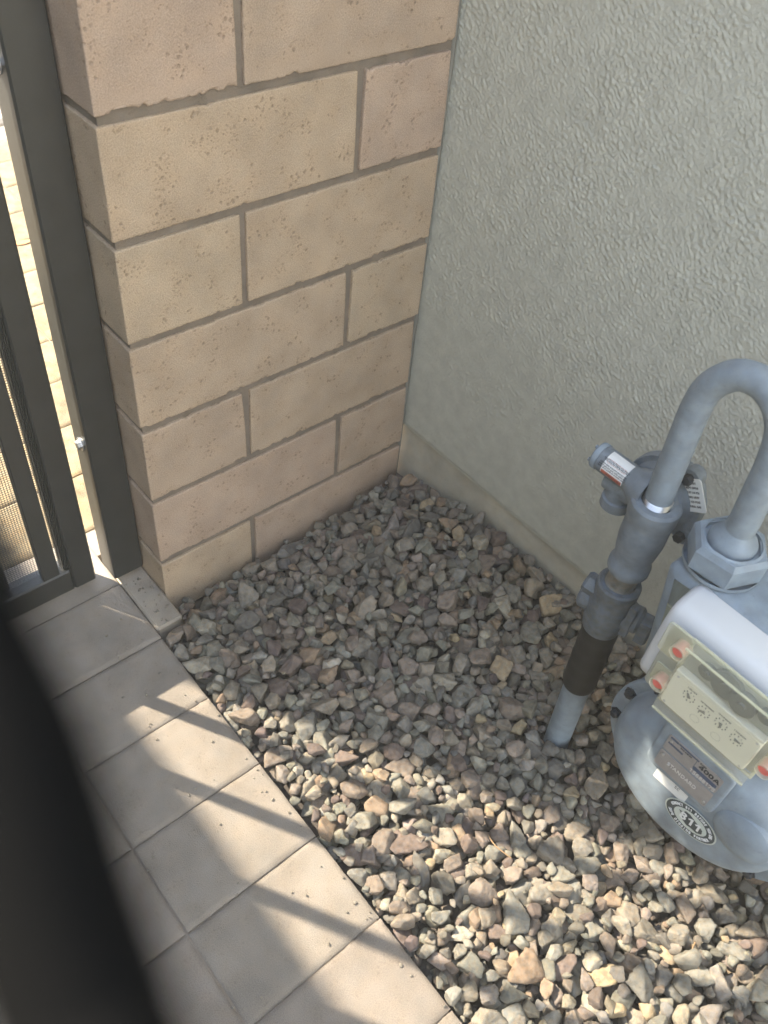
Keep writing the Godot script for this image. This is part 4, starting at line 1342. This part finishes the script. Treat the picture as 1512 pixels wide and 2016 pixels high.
func sticker(t: Node3D) -> void:
	# oval call-before-digging sticker, bent over the rounded lower edge of the cover
	var c := Vector3(0.2630, 0.2690, 0.9165)
	var xf := front(c, 0.10)
	var s := put("oval_sticker", prism(ellipse(0.0275, 0.0385, 48), 0.0004, xf), M.sticker_light, t)
	put("dark_ring", prism(ellipse(0.0258, 0.0365, 48), 0.0004, xf.translated_local(Vector3(0, 0, 0.0003))), M.sticker_dark, s)
	put("centre", prism(ellipse(0.0172, 0.0245, 40), 0.0004, xf.translated_local(Vector3(0, 0, 0.0006))), M.sticker_light, s)
	var sh := PackedVector2Array([Vector2(-0.0185, 0.006), Vector2(-0.012, 0.0075), Vector2(-0.010, 0.0125), Vector2(-0.003, 0.0125), Vector2(0.0185, 0.0015), Vector2(0.0195, -0.006), Vector2(0.013, -0.0115), Vector2(0.004, -0.0105), Vector2(-0.002, -0.012), Vector2(-0.009, -0.008), Vector2(-0.0125, 0.0)])
	put("emblem", prism(sh, 0.0003, xf.translated_local(Vector3(0, 0, 0.0009))), M.sticker_dark, s)
	var tx := mb()
	add_text(tx, "811", 0.0138, xf * Transform3D(Basis(Vector3(0, 0, 1), -0.04), Vector3(0.001, 0.0005, 0.0015)), 1.05)
	var up := "CONTACT 811 BEFORE YOU DIG"
	var low := "SAFE DIGGING PARTNER"
	for k in up.length():
		var a := lerpf(2.86, 0.02, float(k) / (up.length() - 1))
		glyph(tx, up[k], a, xf, false)
	for k in low.length():
		var a := lerpf(3.45, 5.95, float(k) / (low.length() - 1))
		glyph(tx, low[k], a, xf, true)
	put("lettering", tx.commit(), M.label, s)

func glyph(st: SurfaceTool, ch: String, a: float, xf: Transform3D, inward: bool) -> void:
	if ch == " ": return
	var p := Vector2(0.0306 * cos(a), 0.0215 * sin(a))
	var n := Vector2(cos(a) / 0.0306, sin(a) / 0.0215).normalized()
	var ang := n.angle() - PI / 2 + (PI if inward else 0.0)
	add_text(st, ch, 0.0046, xf * Transform3D(Basis(Vector3(0, 0, 1), ang), Vector3(p.x, p.y, 0.001)), 0.8)

# ---------------------------------------------------------------- small things
func small_things() -> void:
	var lf := mb()
	var w := [0.0, 0.007, 0.010, 0.008, 0.0]
	for k in 4:
		var x0 := 0.285 + k * 0.014
		quad(lf, Vector3(x0, 0.004 + 0.002 * sin(k), -1.29 - w[k]), Vector3(x0 + 0.014, 0.004 + 0.002 * sin(k + 1), -1.29 - w[k + 1]), Vector3(x0 + 0.014, 0.004, -1.29 + w[k + 1]), Vector3(x0, 0.004, -1.29 + w[k]), Vector3.UP)
	tag(put("fallen_leaf", done(lf), M.leaf), "orange fallen leaf on the sunny pavers beyond the gate", "leaf")
	var s1 := icosphere(1)
	var gr := mb()
	gr.set_smooth_group(1)
	for k in 110:
		var r := rng.randf_range(0.0009, 0.0030)
		var x := -0.062 - absf(rng.randfn()) * 0.05 if k % 3 else rng.randf_range(-0.30, -0.06)
		var z := rng.randf_range(0.0, 1.15)
		if k % 4 == 0:
			x = rng.randf_range(-0.05, -0.008)
			z = rng.randf_range(-0.06, 0.055)
		var c := rock(s1, 3000 + k % 12)
		var xf := Transform3D(Basis(Vector3(rng.randfn(), rng.randfn(), rng.randfn()).normalized(), rng.randf() * TAU).scaled(Vector3.ONE * r), Vector3(x, 0.0006 + r * 0.4, z))
		var ii: PackedInt32Array = c[2]
		for q in range(0, ii.size(), 3): tri(gr, xf * c[0][ii[q]], xf * c[0][ii[q + 1]], xf * c[0][ii[q + 2]], xf.basis * c[1][ii[q]])
	tag(put("grit", done(gr), M.stone[0]), "grey grit scattered on the pavers along the gravel", "grit", "", "stuff")
	var tw := [
		[Vector3(0.155, 0.004, 0.712), Vector3(0.150, 0.010, 0.735), Vector3(0.158, 0.004, 0.762), "thin brown twig on the sunlit gravel near the paving edge"],
		[Vector3(0.405, 0.02, 0.885), Vector3(0.392, 0.030, 0.905), Vector3(0.40, 0.022, 0.94), "short brown twig on the gravel right below the meter"],
		[Vector3(0.29, 0.008, 1.02), Vector3(0.262, 0.022, 1.025), Vector3(0.255, 0.008, 1.05), "curled dry twig on the sunlit gravel towards the bottom edge"],
		[Vector3(0.335, -0.002, 0.205), Vector3(0.345, 0.006, 0.222), Vector3(0.342, 0.0, 0.25), "pale stalk lying on the shaded gravel near the corner"],
	]
	for q in tw:
		tag(put("twig", tube(curve_path([q[0], q[1], q[2]], 5), [0.0012, 0.0016, 0.0014, 0.0011], 7), M.twig), q[3], "twig", "dry twigs on the gravel")

func near_bar() -> void:
	var r := base("dark_near_bar", Vector3(-0.40, 0, 1.02), "blurred black bar of unknown kind close to the viewer at lower left", "round_bar")  # unidentified dark blurred shape near the lens, modelled as a round bar
	put("round_bar", tube(curve_path(BAR_PATH, 8), [0.0059], 24), M.black_bar, r)

var BAR_PATH := [Vector3(-0.436, -0.05, 1.02), Vector3(-0.436, 0.6, 1.01), Vector3(-0.4345, 1.15, 0.985), Vector3(-0.4335, 1.235, 0.966), Vector3(-0.4329, 1.2623, 0.9516), Vector3(-0.4323, 1.2646, 0.9487), Vector3(-0.4312, 1.2692, 0.9429), Vector3(-0.4301, 1.2729, 0.9385), Vector3(-0.4293, 1.2765, 0.9340), Vector3(-0.4291, 1.2795, 0.9297), Vector3(-0.4291, 1.2827, 0.9249), Vector3(-0.4298, 1.2859, 0.9193), Vector3(-0.4500, 1.297, 0.890), Vector3(-0.52, 1.31, 0.76), Vector3(-0.80, 1.32, 0.60), Vector3(-1.45, 1.33, 0.40)]
